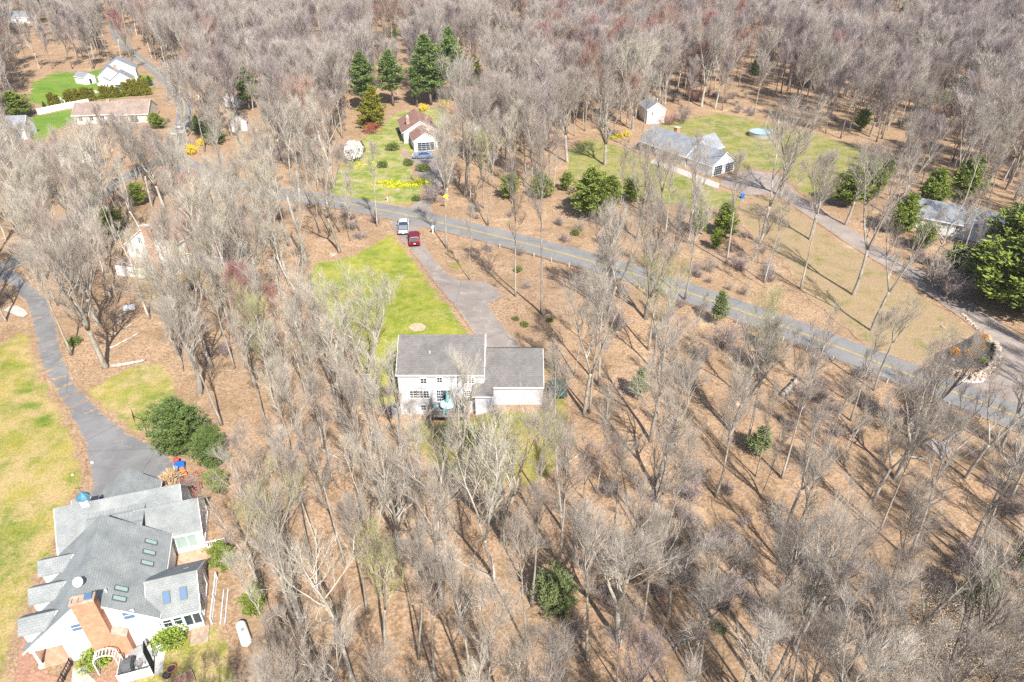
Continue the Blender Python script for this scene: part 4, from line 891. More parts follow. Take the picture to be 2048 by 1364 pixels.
# central house things
p = GT(797, 826); t_ = empty('air_conditioner', (p[0], p[1], .05), 0, 'pale grey air conditioner left of the central house', 'air conditioner')
m = MB(); m.box(-.75, .45, -.7, .6, 0, 1.5); m.build('cabinet', M['galv'], t_, bevel=.05); m = MB(); m.cyl((-.15, -.05, 1.505), .45, .03, 18); m.build('fan_grille', M['dark'], t_)
dz = 2.34
t_ = empty('deck_table', (-8.0, 67.1, dz), 0, 'round pale teal table on the rear deck', 'table')
m = MB(); m.lathe((0, 0, 0), [(0, .78), (.95, .78), (1.0, .74), (1.0, .70), (0, .70)], 24); m.build('tabletop', M['teal_pale'], t_)
for k in range(4): m = MB(); m.tube([(.5 * math.cos(k * 1.57 + .78), .5 * math.sin(k * 1.57 + .78), .7), (.6 * math.cos(k * 1.57 + .78), .6 * math.sin(k * 1.57 + .78), 0)], .035, 6); m.build('leg', M['teal'], t_)
t_ = empty('patio_umbrella', (-8.0, 67.1, dz + .1), 0, 'closed teal umbrella standing through the deck table', 'umbrella')
m = MB(); m.tube([(0, 0, 0), (0, 0, 2.6)], .025, 6); m.build('pole', M['metal'], t_)
m = MB(); m.lathe((0, 0, 0), [(.05, 1.15), (.26, 1.2), (.22, 1.6), (.14, 2.2), (.03, 2.7)], 9); m.build('canopy', M['teal'], t_)
cl = ['left of the deck table', 'right of the deck table', 'between the deck table and the house', 'in front of the deck table']
for k, (a, b, rr) in enumerate(((-1.45, -.2, 90), (1.5, -.3, -90), (0.3, 1.05, 0), (-.2, -1.3, 180))):
    chair((-8.0 + a, 67.1 + b), R(rr), M['teal'], 'teal deck chair ' + cl[k], 'teal chairs round the deck table', z=dz, sc=1.15)
p = (-5.95, 67.9); t_ = empty('kettle_grill', (p[0], p[1], dz), 0, 'dark round grill on the deck against the rear wall', 'grill')
m = MB(); m.lathe((0, 0, .85), [(0, -.3), (.2, -.25), (.3, 0), (.26, .15), (.1, .27), (0, .28)], 14); m.build('bowl', M['dark'], t_, True)
for k in range(3): m = MB(); m.tube([(.15 * math.cos(k * 2.09), .15 * math.sin(k * 2.09), .6), (.28 * math.cos(k * 2.09), .28 * math.sin(k * 2.09), 0)], .015, 5); m.build('leg', M['metal'], t_)
p = (5.8, 70.5); t_ = empty('garden_shelter', (p[0], p[1], hz(*p)), R(3), 'dark green fabric shelter against the right end of the central house', 'shelter')
t_.scale = (.8, .8, .9)
m = MB(); m.slab([(-1.4, -1.6, 1.55), (0, -1.6, 1.85), (0, 1.6, 1.85), (-1.4, 1.6, 1.55)], .04); m.slab([(0, -1.6, 1.85), (1.4, -1.6, 1.55), (1.4, 1.6, 1.55), (0, 1.6, 1.85)], .04); m.slab([(-1.4, -1.6, 1.55), (1.4, -1.6, 1.55), (1.5, -1.9, .9), (-1.5, -1.9, 1.0)], .03); m.build('canopy', M['greentarp'], t_)
for a in (-1.35, 1.35):
    for b in (-1.55, 1.55): m = MB(); m.tube([(a, b, 0), (a, b, 1.6)], .03, 6); m.build('leg', M['metal'], t_)
p = (5.0, 67.6); m = MB(); m.box(-.4, .4, -.06, .06, .35, .43); m.box(-.3, -.2, -.3, .3, .1, .8); m.tube([(-.4, 0, .3), (.5, 0, .55)], .03, 5); at('wheelbarrow', p, m, M['galv'], 'grey metal cart below the green shelter', 'cart', rz=R(-50))
# yellow sign, mailbox, daffodils
p = GT(893, 420); t_ = empty('road_sign', (p[0], p[1], hz(*p)), R(10), 'yellow warning sign on a post across the road from the driveway', 'road sign')
m = MB(); m.tube([(0, 0, 0), (0, 0, 3.3)], .04, 6); m.build('post', M['line'], t_); m = MB(); m.hexa([(0, -.05, 2.6), (.55, -.05, 3.15), (.55, -.02, 3.15), (0, -.02, 2.6), (-.55, -.05, 3.15), (0, -.05, 3.7), (0, -.02, 3.7), (-.55, -.02, 3.15)]) if False else m.prism([(0, 2.45), (.65, 3.1), (0, 3.75), (-.65, 3.1)], -.07, -.045, 'y'); m.build('sign_plate', M['forsythia'], t_)
def mailbox(q, lab, mat='trim'):
    t = empty('mailbox', (q[0], q[1], hz(*q)), R(-20), lab, 'mailbox', None, 1.3)
    m = MB(); m.box(-.05, .05, -.05, .05, 0, 1.05); m.build('post', M['trim'], t); m = MB(); m.prism([(-.11, 1.05), (.11, 1.05), (.11, 1.2), (.07, 1.28), (-.07, 1.28), (-.11, 1.2)], -.28, .28, 'y'); m.build('box', M[mat], t)
mailbox(GT(866, 468), 'white mailbox on the verge right of the dark red SUV')
m = MB(); m.box(-.3, .3, -.25, .25, 0, .7); at('newspaper_box', GT(869, 462), m, M['galv'], 'pale grey box beside the white mailbox', 'box', bevel=.03)
mailbox(GT(775, 403), 'orange and dark mailbox at the lawn corner across the road', 'orange')
# fence, pool, bin
p = GT(1520, 272); t_ = empty('swimming_pool', (p[0], p[1], hz(*p)), 0, 'round above-ground pool with pale blue water behind the grey ranch', 'pool')
m = MB(); m.lathe((0, 0, 0), [(3.1, 0), (3.1, 1.25), (3.25, 1.27), (3.25, 1.32), (3.0, 1.32), (3.0, 1.1)], 32); m.build('pool_wall', M['galv'], t_); m = MB(); m.cyl((0, 0, 1.08), 3.0, .02, 32); m.build('water', M['water'], t_); m = MB(); m.box(3.1, 3.2, -.35, -.28, 0, 1.9); m.box(3.1, 3.2, .28, .35, 0, 1.9)
for k in range(5): m.box(3.1, 3.25, -.28, .28, .25 + k * .3, .3 + k * .3)
m.build('ladder', M['trim'], t_)
m = MB(); m.box(-.35, .35, -.35, .35, 0, 1.05); m.box(-.4, .4, -.4, .4, 1.05, 1.15); at('recycling_bin', GT(1484, 397), m, M['blue'], 'bright blue bin at the edge of the long driveway', 'bin', bevel=.04)
m = MB(); m.obox((0, 0, .3), 1.6, .9, .12); m.box(-.6, .6, -.3, .3, 0, .24); at('garden_bench', GT(1736, 326), m, M['trim'], 'white flat bench on the lawn behind the evergreens at right', 'bench', rz=R(5))
def fence(pts, h_, lab, mat, name='fence', cat='fence', sp=2.4):
    p0 = pts[0]; t = empty(name, (p0[0], p0[1], 0), 0, lab, cat)
    for a, b in zip(pts[:-1], pts[1:]):
        A = Vector(a) - Vector(p0); B = Vector(b) - Vector(p0); n = max(1, round((B - A).length / sp)); an = math.atan2((B - A).y, (B - A).x)
        for k in range(n):
            q0 = A.lerp(B, k / n); q1 = A.lerp(B, (k + 1) / n); c = (q0 + q1) / 2; m = MB(); m.obox((c.x, c.y, h_ / 2), (q1 - q0).length - .12, .05, h_ - .1, an); m.build('panel', M[mat], t)
            m = MB(); m.box(q0.x - .07, q0.x + .07, q0.y - .07, q0.y + .07, -.1, h_ + .1); m.build('post', M[mat], t)
fence([GT(77, 230), GT(100, 225), GT(128, 219), GT(160, 213), GT(180, 209)], 1.9, 'tall white panel fence between the two far lawns', 'trim')
fence([GT(132, 212), GT(118, 202)], 1.8, 'short white fence panel running back between the clipped hedges', 'trim')
# guardrails
sd_line = ROADS[1][1]
def along(line, s, off):
    d = 0
    for a, b in zip(line[:-1], line[1:]):
        A = Vector(a); B = Vector(b); l = (B - A).length
        if d + l > s: u = (B - A).normalized(); q = A + u * (s - d); return (q.x + u.y * off, q.y - u.x * off), math.atan2(u.y, u.x)
        d += l
    return line[-1], 0
def s_of(px_, py_):
    q = Vector(GT(px_, py_)); d = 0; best = (1e9, 0)
    for a, b in zip(sd_line[:-1], sd_line[1:]):
        A = Vector(a); L_ = (Vector(b) - A).length
        if (A - q).length < best[0]: best = ((A - q).length, d)
        d += L_
    return best[1]
def guardrail(s0, s1, lab):
    (q0, an0) = along(sd_line, s0, 4.1); t = empty('guardrail', (q0[0], q0[1], 0), 0, lab, 'guardrail', 'guardrails along the lower side of the road')
    n = int((s1 - s0) / 3.8); m = MB(); pv = None
    for k in range(n + 1):
        q, an = along(sd_line, s0 + k * 3.8, 4.1); q = (q[0] - q0[0], q[1] - q0[1]); z = hz(q[0] + q0[0], q[1] + q0[1])
        pm = MB(); pm.box(q[0] - .09, q[0] + .09, q[1] - .12, q[1] + .02, z - .2, z + .85); pm.build('post', M['concrete'], t)
        if pv is not None:
            for za, zb in ((.5, .58), (.66, .74)):
                u = (Vector(q) - Vector(pv[0])); nn = Vector((-u.y, u.x)).normalized() * .05
                A, B = Vector(pv[0]), Vector(q)
                m.hexa([(A.x + nn.x, A.y + nn.y, pv[1] + za), (B.x + nn.x, B.y + nn.y, z + za), (B.x + 2.2 * nn.x, B.y + 2.2 * nn.y, z + za), (A.x + 2.2 * nn.x, A.y + 2.2 * nn.y, pv[1] + za),
                        (A.x + nn.x, A.y + nn.y, pv[1] + zb), (B.x + nn.x, B.y + nn.y, z + zb), (B.x + 2.2 * nn.x, B.y + 2.2 * nn.y, z + zb), (A.x + 2.2 * nn.x, A.y + 2.2 * nn.y, pv[1] + zb)])
        pv = (q, z)
    m.build('rail', M['galv'], t)
guardrail(s_of(1020, 483), s_of(1249, 543), 'grey guardrail with pale posts on the road behind the tall straight trees')
guardrail(s_of(1310, 565), s_of(1470, 618), 'short grey guardrail right of the spreading tree')
guardrail(s_of(1500, 630), s_of(2038, 837), 'long dark guardrail below the road at the right')
# stone wall of the garden bed
rw_ = random.Random(3)
wl = [GT(*q) for q in ((1893, 744), (1915, 752), (1940, 758), (1962, 754), (1978, 742), (1990, 725), (1993, 706), (1985, 686), (1972, 670), (1958, 660), (1942, 646), (1925, 630))]
wl = smooth_line(wl, .55); q0 = wl[0]; t_ = empty('stone_wall', (q0[0], q0[1], 0), 0, 'dry stone wall curving round the dark bed of orange shrubs', 'stone wall')
m = MB()
for i, (x, y) in enumerate(wl):
    lay = 4 if i < len(wl) * .62 else 1
    for k in range(lay):
        for s_ in range(2): m.blob((x - q0[0] + rw_.uniform(-.12, .12), y - q0[1] + (s_ - .5) * .45 + rw_.uniform(-.1, .1), .12 + k * .22), rw_.uniform(.24, .4), rw_.uniform(.22, .34), rw_.uniform(.13, .18), rw_, 7, 4, .2)
m.build('stones', M['stone'], t_)
m = MB()
for k in range(22):
    a = rw_.random(); b_ = rw_.uniform(-.9, .3); p1 = GT(1915 + 62 * a, 765 - 6 * abs(a - .5) + b_ * 4); m.blob((p1[0] - q0[0], p1[1] - q0[1], .1), .25, .22, .15, rw_, 6, 4, .25)
m.build('rubble', M['stone_white'], t_)
# rocks in the wood
for i, (a, b, sz, lab) in enumerate(((1835, 850, 1.7, 'large grey boulder in the right wood below the road'), (1868, 905, 2.0, 'large upright boulder right of the fallen pale branch'), (1480, 727, .5, 'small pale rock beside the slim evergreen'), (1470, 815, .7, 'flat pale rock in the leaves left of the dark brush'), (665, 512, .9, 'pale flat stone at the top left of the central lawn'), (1885, 655, .5, 'pale stone on the grass above the dark garden bed'), (1905, 720, .4, 'tiny stone between the orange shrubs'))):
    p = GT(a, b); m = MB(); m.blob((0, 0, sz * .25), sz * .8, sz * .6, sz * .5, rw_, 9, 6, .22); at('boulder', p, m, M['rock'] if i < 2 else M['stone'], lab, 'rock', rz=rw_.uniform(0, 3), z=hz(*p) - .05)

# ---------------------------------------------------------------- plants
def perp(d, rng):
    a = Vector((rng.gauss(0, 1), rng.gauss(0, 1), rng.gauss(0, 1))); a = a - d * a.dot(d)
    return a.normalized() if a.length > 1e-4 else Vector((1, 0, 0))
def needle(mb, p, q, r):
    d = (q - p); a = d.cross(Vector((.3, .2, .9)))
    if a.length < 1e-5: a = Vector((1, 0, 0))
    a.normalize(); b = d.cross(a).normalized(); i = len(mb.v)
    for c, s in ((1, 0), (-.5, .866), (-.5, -.866)): mb.v.append(tuple(p + a * (c * r) + b * (s * r)))
    mb.v.append(tuple(q)); mb.f += [(i, i + 1, i + 3), (i + 1, i + 2, i + 3), (i + 2, i, i + 3)]; mb.m += [mb.mi] * 3
def path(p, d, L, n, rng, wob, up):
    pts = [p.copy()]; d = d.copy()
    for k in range(n):
        d = (d + Vector((rng.uniform(-wob, wob), rng.uniform(-wob, wob), rng.uniform(-wob, wob) + up))).normalized()
        p = p + d * (L / n); pts.append(p)
    return pts
def on(pts, t):
    f = t * (len(pts) - 1); i = min(int(f), len(pts) - 2); d = (pts[i + 1] - pts[i]); return pts[i] + d * (f - i), d.normalized()
def bare_tree(seed, H, r0, start, R_, n1, cnt=(7, 5, 4), fork=0, wob=.05, tw=1.0, up1=.12, angle=(16, 42), lean=0.06):
    rng = random.Random(seed); tr, cr = MB(), MB(); far = tw >= 1.5; R_ *= 1.75 if far else 1.4; n1 = n1 if far else int(n1 * .95); cnt = (cnt[0] + 1, cnt[1] + 1, cnt[2] + 1) if far else (cnt[0] + 1, cnt[1], cnt[2] + 1); tw *= .8 if far else .7; r0 *= 1.12
    leaders = []
    zf = H * start * rng.uniform(.8, 1.1) if fork else H
    d0 = Vector((rng.uniform(-lean, lean), rng.uniform(-lean, lean), 1)).normalized()
    base = path(Vector((0, 0, -.4)), d0, zf + .4, 8, rng, wob, .04)
    rt = r0 * (.68 if fork else .10)
    rad = [r0 * 1.35] + [r0 + (rt - r0) * (k / 8) ** (1 if fork else .85) for k in range(1, 9)]
    tr.tube(base, rad, 8)
    if fork:
        az = rng.uniform(0, 6.28)
        for k in range(fork):
            a = az + k * 6.283 / fork + rng.uniform(-.5, .5); th = R(rng.uniform(10, 26))
            d = Vector((math.sin(th) * math.cos(a), math.sin(th) * math.sin(a), math.cos(th)))
            L = (H - zf) * rng.uniform(.85, 1.08) ; pts = path(base[-1] - d0 * .1, d, L, 8, rng, wob * 1.6, .07)
            tr.tube(pts, [rt * .8 * (1 - j / 8) ** .8 + .015 for j in range(9)], 6); leaders.append((pts, .10, rt * .8, L))
    else: leaders.append((base, start, r0, H))
    per = max(3, n1 // len(leaders))
    for pts, s0, rr, L in leaders:
        for k in range(per):
            t = s0 + (1 - s0) * ((k + rng.random()) / per) ** .9; t = min(t, .985); p, d = on(pts, t)
            a = rng.uniform(0, 6.28) if k % 2 else (k * 2.4 + rng.uniform(-.5, .5)); th = R(rng.uniform(*angle))
            dd = Vector((math.sin(th) * math.cos(a), math.sin(th) * math.sin(a), math.cos(th)))
            u = (t - s0) / (1 - s0); prof = (.55 + .9 * u) if u < .5 else (1.0 - .85 * (u - .5) * 1.6)
            l1 = R_ * max(.3, prof) * rng.uniform(.75, 1.2); r1 = max(.028, rr * (1 - t) * .58 + .028)
            b1 = path(p, dd, l1, 6, rng, .13, up1); cr.mi = 0
            cr.tube(b1, [r1 * (1 - j / 6.6) for j in range(7)], 4, False); cr.mi = 1
            for i in range(cnt[0]):
                t2 = .22 + .78 * (i + rng.random()) / cnt[0]; p2, d2 = on(b1, min(t2, .99))
                dd2 = (d2 * .85 + perp(d2, rng) * .55 + Vector((0, 0, .22))).normalized(); l2 = l1 * rng.uniform(.34, .58) * (1.15 - .5 * t2)
                b2 = path(p2, dd2, l2, 4, rng, .13, .09); r2 = max(.016, r1 * .45)
                cr.tube(b2, [r2 * (1 - j / 4.8) for j in range(5)], 3, False)
                for j in range(cnt[1]):
                    p3, d3 = on(b2, min(.2 + .8 * (j + rng.random()) / cnt[1], .99))
                    dd3 = (d3 * .95 + perp(d3, rng) * .5 + Vector((0, 0, .2))).normalized(); l3 = max(.7, l2 * rng.uniform(.4, .7))
                    m3 = p3 + dd3 * l3 * .5; e3 = m3 + (dd3 + perp(dd3, rng) * .2).normalized() * l3 * .5
                    needle(cr, p3, e3, .018 * tw)
                    for q in range(cnt[2]):
                        pp = p3.lerp(e3, rng.uniform(.2, .95)); d4 = (dd3 * 1.0 + perp(dd3, rng) * .42 + Vector((0, 0, .12))).normalized()
                        needle(cr, pp, pp + d4 * rng.uniform(.5, 1.25), .0074 * tw)
    return tr, cr
def leafquad(mb, p, d, l, w_, rng):
    s = perp(d, rng) * (w_ / 2); i = len(mb.v)
    mb.v += [tuple(p), tuple(p + d * (l * .5) + s), tuple(p + d * l), tuple(p + d * (l * .5) - s)]
    mb.f.append((i, i + 1, i + 2, i + 3)); mb.m.append(mb.mi)
def conifer(seed, H, R_, start, nb, ncl, nq, ql=.5, qw=.22, style='cone', droop=-.1, gap=.0):
    rng = random.Random(seed); tr, cr = MB(), MB(); R_ *= 1.3; nq = int(nq * 1.35); qw *= 1.15; ql *= 1.1
    base = path(Vector((0, 0, -.3)), Vector((0, 0, 1)), H * .97, 8, rng, .03, .05); r0 = .012 * H + .05
    tr.tube(base, [r0 * (1 - k / 8.4) for k in range(9)], 7)
    lob = [rng.uniform(.7, 1.2) for _ in range(9)]
    for k in range(nb):
        u = (k + rng.random()) / nb; t = start + (1 - start) * u; p, _ = on(base, min(t, .99)); a = k * 2.4 + rng.uniform(-.4, .4)
        if style == 'cone': prof = (1 - u) ** .8 * (.35 + .65 * min(1, u * 6 + .5))
        elif style == 'round': prof = math.sqrt(max(.02, 1 - (1.7 * u - .7) ** 2)) if u > .0 else .5
        else: prof = (1 - u ** 1.6) * (.6 + .4 * min(1, u * 3))
        prof = max(prof, .06) * lob[int(a * 9 / 6.283) % 9] * rng.uniform(.72, 1.12)
        if rng.random() < gap: continue
        L = R_ * prof; th = R(90) + (droop + rng.uniform(-.15, .15)) * -1.0 if False else R(rng.uniform(62, 88)) - droop
        if style != 'cone': th = R(rng.uniform(45, 85)) * (1 - .45 * u)
        d = Vector((math.sin(th) * math.cos(a), math.sin(th) * math.sin(a), math.cos(th)))
        b = path(p, d, max(L, .25), 4, rng, .08, .04 if style != 'cone' else .01)
        tr.tube(b, [.02 + .01 * L * (1 - j / 4.4) for j in range(5)], 3, False)
        n = max(2, int(ncl * (L / R_ + .15)))
        for i in range(n):
            c, dd = on(b, min(.99, .18 + .82 * (i + rng.random()) / n)); c = c + perp(dd, rng) * (.22 * L * rng.random() * (.4 if style == 'cone' else 1.0)) + Vector((0, 0, -.1 * rng.random()))
            for q in range(nq):
                lp = c + Vector((rng.gauss(0, .2), rng.gauss(0, .2), rng.gauss(0, .11))) * (1.0 if style != 'tuft' else 1.5)
                ld = (dd * .5 + Vector((rng.uniform(-1, 1), rng.uniform(-1, 1), rng.uniform(-.35, .7)))).normalized()
                leafquad(cr, lp, ld, ql * rng.uniform(.6, 1.3), qw * rng.uniform(.6, 1.2), rng)
    return tr, cr
def bush(seed, R_, Hh, n, ql, qw, stems=9):
    rng = random.Random(seed); tr, cr = MB(), MB()
    for k in range(stems):
        a = rng.uniform(0, 6.28); th = rng.uniform(.1, .9); d = Vector((math.sin(th) * math.cos(a), math.sin(th) * math.sin(a), math.cos(th)))
        tr.tube(path(Vector((0, 0, -.1)), d, Hh * .8, 3, rng, .2, .05), [.04, .03, .02, .01], 4, False)
    cl = [(rng.uniform(-.55, .55) * R_, rng.uniform(-.55, .55) * R_, Hh * rng.uniform(.35, .75), rng.uniform(.35, .6)) for _ in range(9)]
    for k in range(n):
        c = rng.choice(cl); u = Vector((rng.gauss(0, 1), rng.gauss(0, 1), rng.gauss(0, 1))).normalized() * rng.uniform(.6, 1.0) ** .5
        p = Vector((c[0] + u.x * c[3] * R_, c[1] + u.y * c[3] * R_, max(.08, c[2] + u.z * c[3] * Hh * .8)))
        leafquad(cr, p, (u + Vector((rng.uniform(-.7, .7), rng.uniform(-.7, .7), rng.uniform(-.4, .9)))).normalized(), ql * rng.uniform(.6, 1.3), qw * rng.uniform(.6, 1.3), rng)
    return tr, cr
def brush(seed, Hh, stems, spread, tw=1.0):
    """many-stemmed leafless shrub"""
    rng = random.Random(seed); tr, cr = MB(), MB()
    for k in range(stems):
        a = rng.uniform(0, 6.28); th = rng.uniform(.05, spread); d = Vector((math.sin(th) * math.cos(a), math.sin(th) * math.sin(a), math.cos(th)))
        p0 = Vector((rng.uniform(-.5, .5), rng.uniform(-.5, .5), -.1)); L = Hh * rng.uniform(.6, 1.1)
        b = path(p0, d, L, 5, rng, .16, -.01); tr.tube(b, [.022 * (1 - j / 6) + .005 for j in range(6)], 3, False)
        for i in range(9):
            p2, d2 = on(b, .25 + .74 * rng.random()); d3 = (d2 * .7 + perp(d2, rng) * .7).normalized(); l2 = L * rng.uniform(.2, .45); e = p2 + d3 * l2; needle(cr, p2, e, .012 * tw)
            for j in range(5):
                pp = p2.lerp(e, rng.uniform(.15, 1)); d4 = (d3 * .7 + perp(d3, rng) * .8).normalized(); needle(cr, pp, pp + d4 * rng.uniform(.2, .5), .008 * tw)
    return tr, cr
PROTO = {}
def proto(key, name, cat, tc, tm, cm, parts=('trunk', 'crown')):
    tr, cr = tc
    PROTO[key] = (name, cat, tr.mesh(name + '_trunk', M[tm], True), cr.mesh(name + '_crown', [M[c] for c in cm]), parts)
def bt(key, tm, cm, *a, **k): proto(key, 'bare_tree', 'bare tree', bare_tree(*a, **k), tm, (tm, cm))
bt('t1', 'bark', 'twig', 11, 20, .19, .50, 3.6, 17, (7, 5, 4)); bt('t2', 'bark', 'twig', 12, 20, .17, .56, 3.2, 16, (7, 5, 4)); bt('t3', 'bark', 'twig', 13, 20, .21, .42, 4.2, 19, (7, 5, 4), wob=.07)
bt('t4', 'bark', 'twig', 14, 20, .15, .48, 3.0, 15, (7, 5, 4), lean=.09)
bt('f1', 'bark', 'twig', 21, 20, .24, .42, 3.4, 21, (6, 5, 4), fork=2); bt('f2', 'bark', 'twig', 22, 20, .26, .34, 3.8, 24, (6, 5, 4), fork=3); bt('f3', 'bark', 'twig', 23, 20, .21, .55, 3.2, 18, (6, 5, 4), fork=2)
bt('t5', 'bark_tan', 'twig_pale', 15, 20, .17, .46, 3.4, 17, (6, 5, 4), lean=.07); bt('t6', 'bark_tan', 'twig_pale', 16, 20, .15, .52, 3.0, 15, (6, 5, 4), lean=.09); bt('f4', 'bark_tan', 'twig_pale', 24, 20, .21, .40, 3.4, 20, (6, 5, 4), fork=2)
bt('b1', 'bark', 'twig_pale', 31, 18, .34, .22, 5.4, 30, (8, 6, 4), fork=4, tw=1.15); bt('b2', 'bark_dark', 'twig', 32, 20, .40, .26, 5.8, 30, (8, 6, 4), fork=3, tw=1.15)
bt('b3', 'bark', 'twig', 33, 20, .36, .28, 5.6, 34, (8, 6, 4), fork=4, tw=1.1, angle=(28, 62), wob=.07); bt('b4', 'bark', 'twig', 34, 20, .34, .36, 5.2, 30, (8, 6, 4), fork=3, tw=1.1, angle=(26, 58), wob=.08)
bt('w1', 'bark_pale', 'twig_pale', 41, 20, .24, .40, 3.8, 15, (6, 4, 4), wob=.10, angle=(45, 75)); bt('w2', 'bark_pale', 'twig_pale', 42, 20, .20, .45, 3.4, 16, (6, 4, 4), fork=2, wob=.09)
bt('r1', 'bark', 'twig_red', 51, 19, .20, .36, 4.2, 21, (7, 6, 5)); bt('r2', 'bark_dark', 'twig_rust', 52, 19, .22, .36, 4.4, 21, (7, 6, 5), fork=2)
bt('l1', 'bark', 'twig_lime', 53, 17, .18, .38, 3.8, 19, (7, 5, 5), fork=2)
bt('s1', 'bark', 'twig', 61, 12, .07, .35, 1.9, 13, (5, 4, 4), wob=.08); bt('s2', 'bark_dark', 'twig_purple', 62, 10, .06, .28, 2.0, 13, (5, 4, 4), wob=.10, fork=2)
bt('p1', 'bark_dark', 'twig_purple', 71, 16, .16, .34, 3.6, 20, (7, 6, 5))
# far-away kind: same look, fewer and thicker twigs
bt('d1', 'bark', 'twig_far', 81, 19, .17, .38, 4.0, 18, (7, 6, 5), tw=1.6); bt('d2', 'bark', 'twig_far', 82, 19, .19, .34, 4.4, 20, (7, 6, 5), tw=1.6, fork=2)
bt('d3', 'bark_dark', 'twig_purple', 83, 19, .17, .36, 4.2, 18, (7, 6, 5), tw=1.6); bt('d4', 'bark', 'twig_rust', 84, 18, .16, .34, 4.3, 18, (7, 6, 5), tw=1.6); bt('d5', 'bark', 'twig_red', 85, 18, .16, .34, 4.3, 18, (7, 6, 5), tw=1.6)
bt('d6', 'bark_pale', 'twig_far', 86, 19, .2, .36, 4.0, 16, (7, 6, 5), tw=1.5, fork=2)
tr_, cr_ = bare_tree(91, 8, .07, .2, 2.4, 12, (6, 4, 2), wob=.1); rg = random.Random(5); cr_.mi = 2
for k in range(2600):
    a, r_, z_ = rg.uniform(0, 6.28), 2.3 * math.sqrt(rg.random()), rg.uniform(1.4, 7.6); leafquad(cr_, Vector((r_ * math.cos(a), r_ * math.sin(a), z_)), Vector((rg.uniform(-1, 1), rg.uniform(-1, 1), rg.uniform(-1, .3))).normalized(), .11, .07, rg)
proto('be', 'beech_tree', 'beech tree', (tr_, cr_), 'bark', ('bark', 'twig', 'beech'))
tr_ = MB(); rg = random.Random(9); b_ = path(Vector((0, 0, -.3)), Vector((-.02, -.03, 1)), 12.5, 8, rg, .03, .03); tr_.tube(b_, [.42, .36, .33, .31, .29, .27, .25, .22, .16], 9); cr_ = MB()
for d_, l_ in ((Vector((.8, 0, .6)), 3.2), (Vector((-.9, .1, .25)), 2.2), (Vector((.2, .3, .9)), 1.6)): cr_.tube(path(b_[-1] - Vector((0, 0, .4)), d_.normalized(), l_, 4, rg, .12, .05), [.14, .11, .09, .06, .02], 6)
proto('snag', 'broken_snag', 'dead tree', (tr_, cr_), 'bark', ('bark_pale',), ('trunk', 'broken_limbs'))
def cf(key, name, cat, mat, *a, **k): proto(key, name, cat, conifer(*a, **k), 'bark_dark', (mat,), ('trunk', 'foliage'))
cf('wp', 'white_pine', 'pine tree', 'pine', 101, 18, 4.0, .22, 95, 13, 12, .5, .2, style='pine', gap=.08)
cf('wp2', 'white_pine', 'pine tree', 'pine', 102, 16, 3.2, .30, 80, 11, 12, .5, .2, style='pine', gap=.12)
cf('sp', 'spruce_tree', 'spruce', 'spruce', 103, 12, 3.0, .05, 110, 11, 11, .45, .16, droop=.15)
cf('go', 'golden_conifer', 'conifer', 'golden', 104, 11, 3.6, .05, 120, 11, 12, .45, .18, droop=.1)
cf('he', 'hemlock_tree', 'hemlock', 'hem', 105, 10, 3.6, .12, 90, 12, 13, .42, .18, style='pine', gap=.06)
cf('he2', 'hemlock_tree', 'hemlock', 'hem', 106, 8, 2.8, .15, 70, 10, 12, .42, .18, style='round', gap=.1)
cf('pp', 'pale_pine', 'pine tree', 'pine_pale', 107, 8, 1.7, .25, 60, 8, 11, .38, .12, style='pine', gap=.05)
cf('bp', 'white_pine', 'pine tree', 'bigpine', 108, 13, 5.2, .05, 150, 17, 17, .42, .13, style='pine', gap=.02)
cf('rp', 'round_pine', 'pine tree', 'pine_pale', 118, 6, 2.6, .04, 110, 12, 14, .34, .1, style='round')
cf('ar', 'arborvitae', 'arborvitae', 'golden', 109, 5.5, 1.0, .02, 60, 5, 12, .35, .15)
proto('gs', 'evergreen_shrub', 'shrub', bush(111, 1.2, 1.2, 1400, .22, .12), 'bark_dark', ('shrubolive',), ('stems', 'leaves'))
proto('gb', 'evergreen_shrub', 'shrub', bush(117, 1.2, 1.2, 1700, .2, .12), 'bark_dark', ('shrubgreen',), ('stems', 'leaves'))
proto('fo', 'forsythia_bush', 'shrub', bush(112, 1.4, 1.9, 1500, .2, .1), 'bark_dark', ('forsythia',), ('stems', 'blossom'))
proto('wb', 'flowering_tree', 'flowering tree', bush(113, 3.3, 4.6, 4200, .28, .16, 12), 'bark', ('blossom',), ('stems', 'blossom'))
proto('os', 'orange_shrub', 'shrub', bush(114, .75, .9, 900, .16, .08), 'bark_dark', ('orangeleaf',), ('stems', 'leaves'))
proto('rd', 'red_shrub', 'shrub', bush(115, 1.9, 2.2, 1800, .22, .06), 'bark_dark', ('redleaf',), ('stems', 'leaves'))
proto('dg', 'ornamental_grass', 'grass clump', bush(116, .9, 1.2, 900, .5, .05), 'bark_dark', ('drygrass',), ('stems', 'blades'))
proto('k1', 'bare_shrub', 'bare shrub', brush(121, 2.2, 26, .9), 'bark_dark', ('twig_purple',), ('stems', 'twigs'))
proto('k2', 'bare_shrub', 'bare shrub', brush(122, 2.8, 20, .6), 'bark', ('twig',), ('stems', 'twigs'))
proto('k3', 'bare_shrub', 'bare shrub', brush(123, 1.4, 26, 1.1), 'bark_dark', ('twig_purple',), ('stems', 'twigs'))
proto('k4', 'bare_shrub', 'bare shrub', brush(124, 2.2, 26, .9), 'bark_dark', ('twig_red',), ('stems', 'twigs'))
SRC = {}
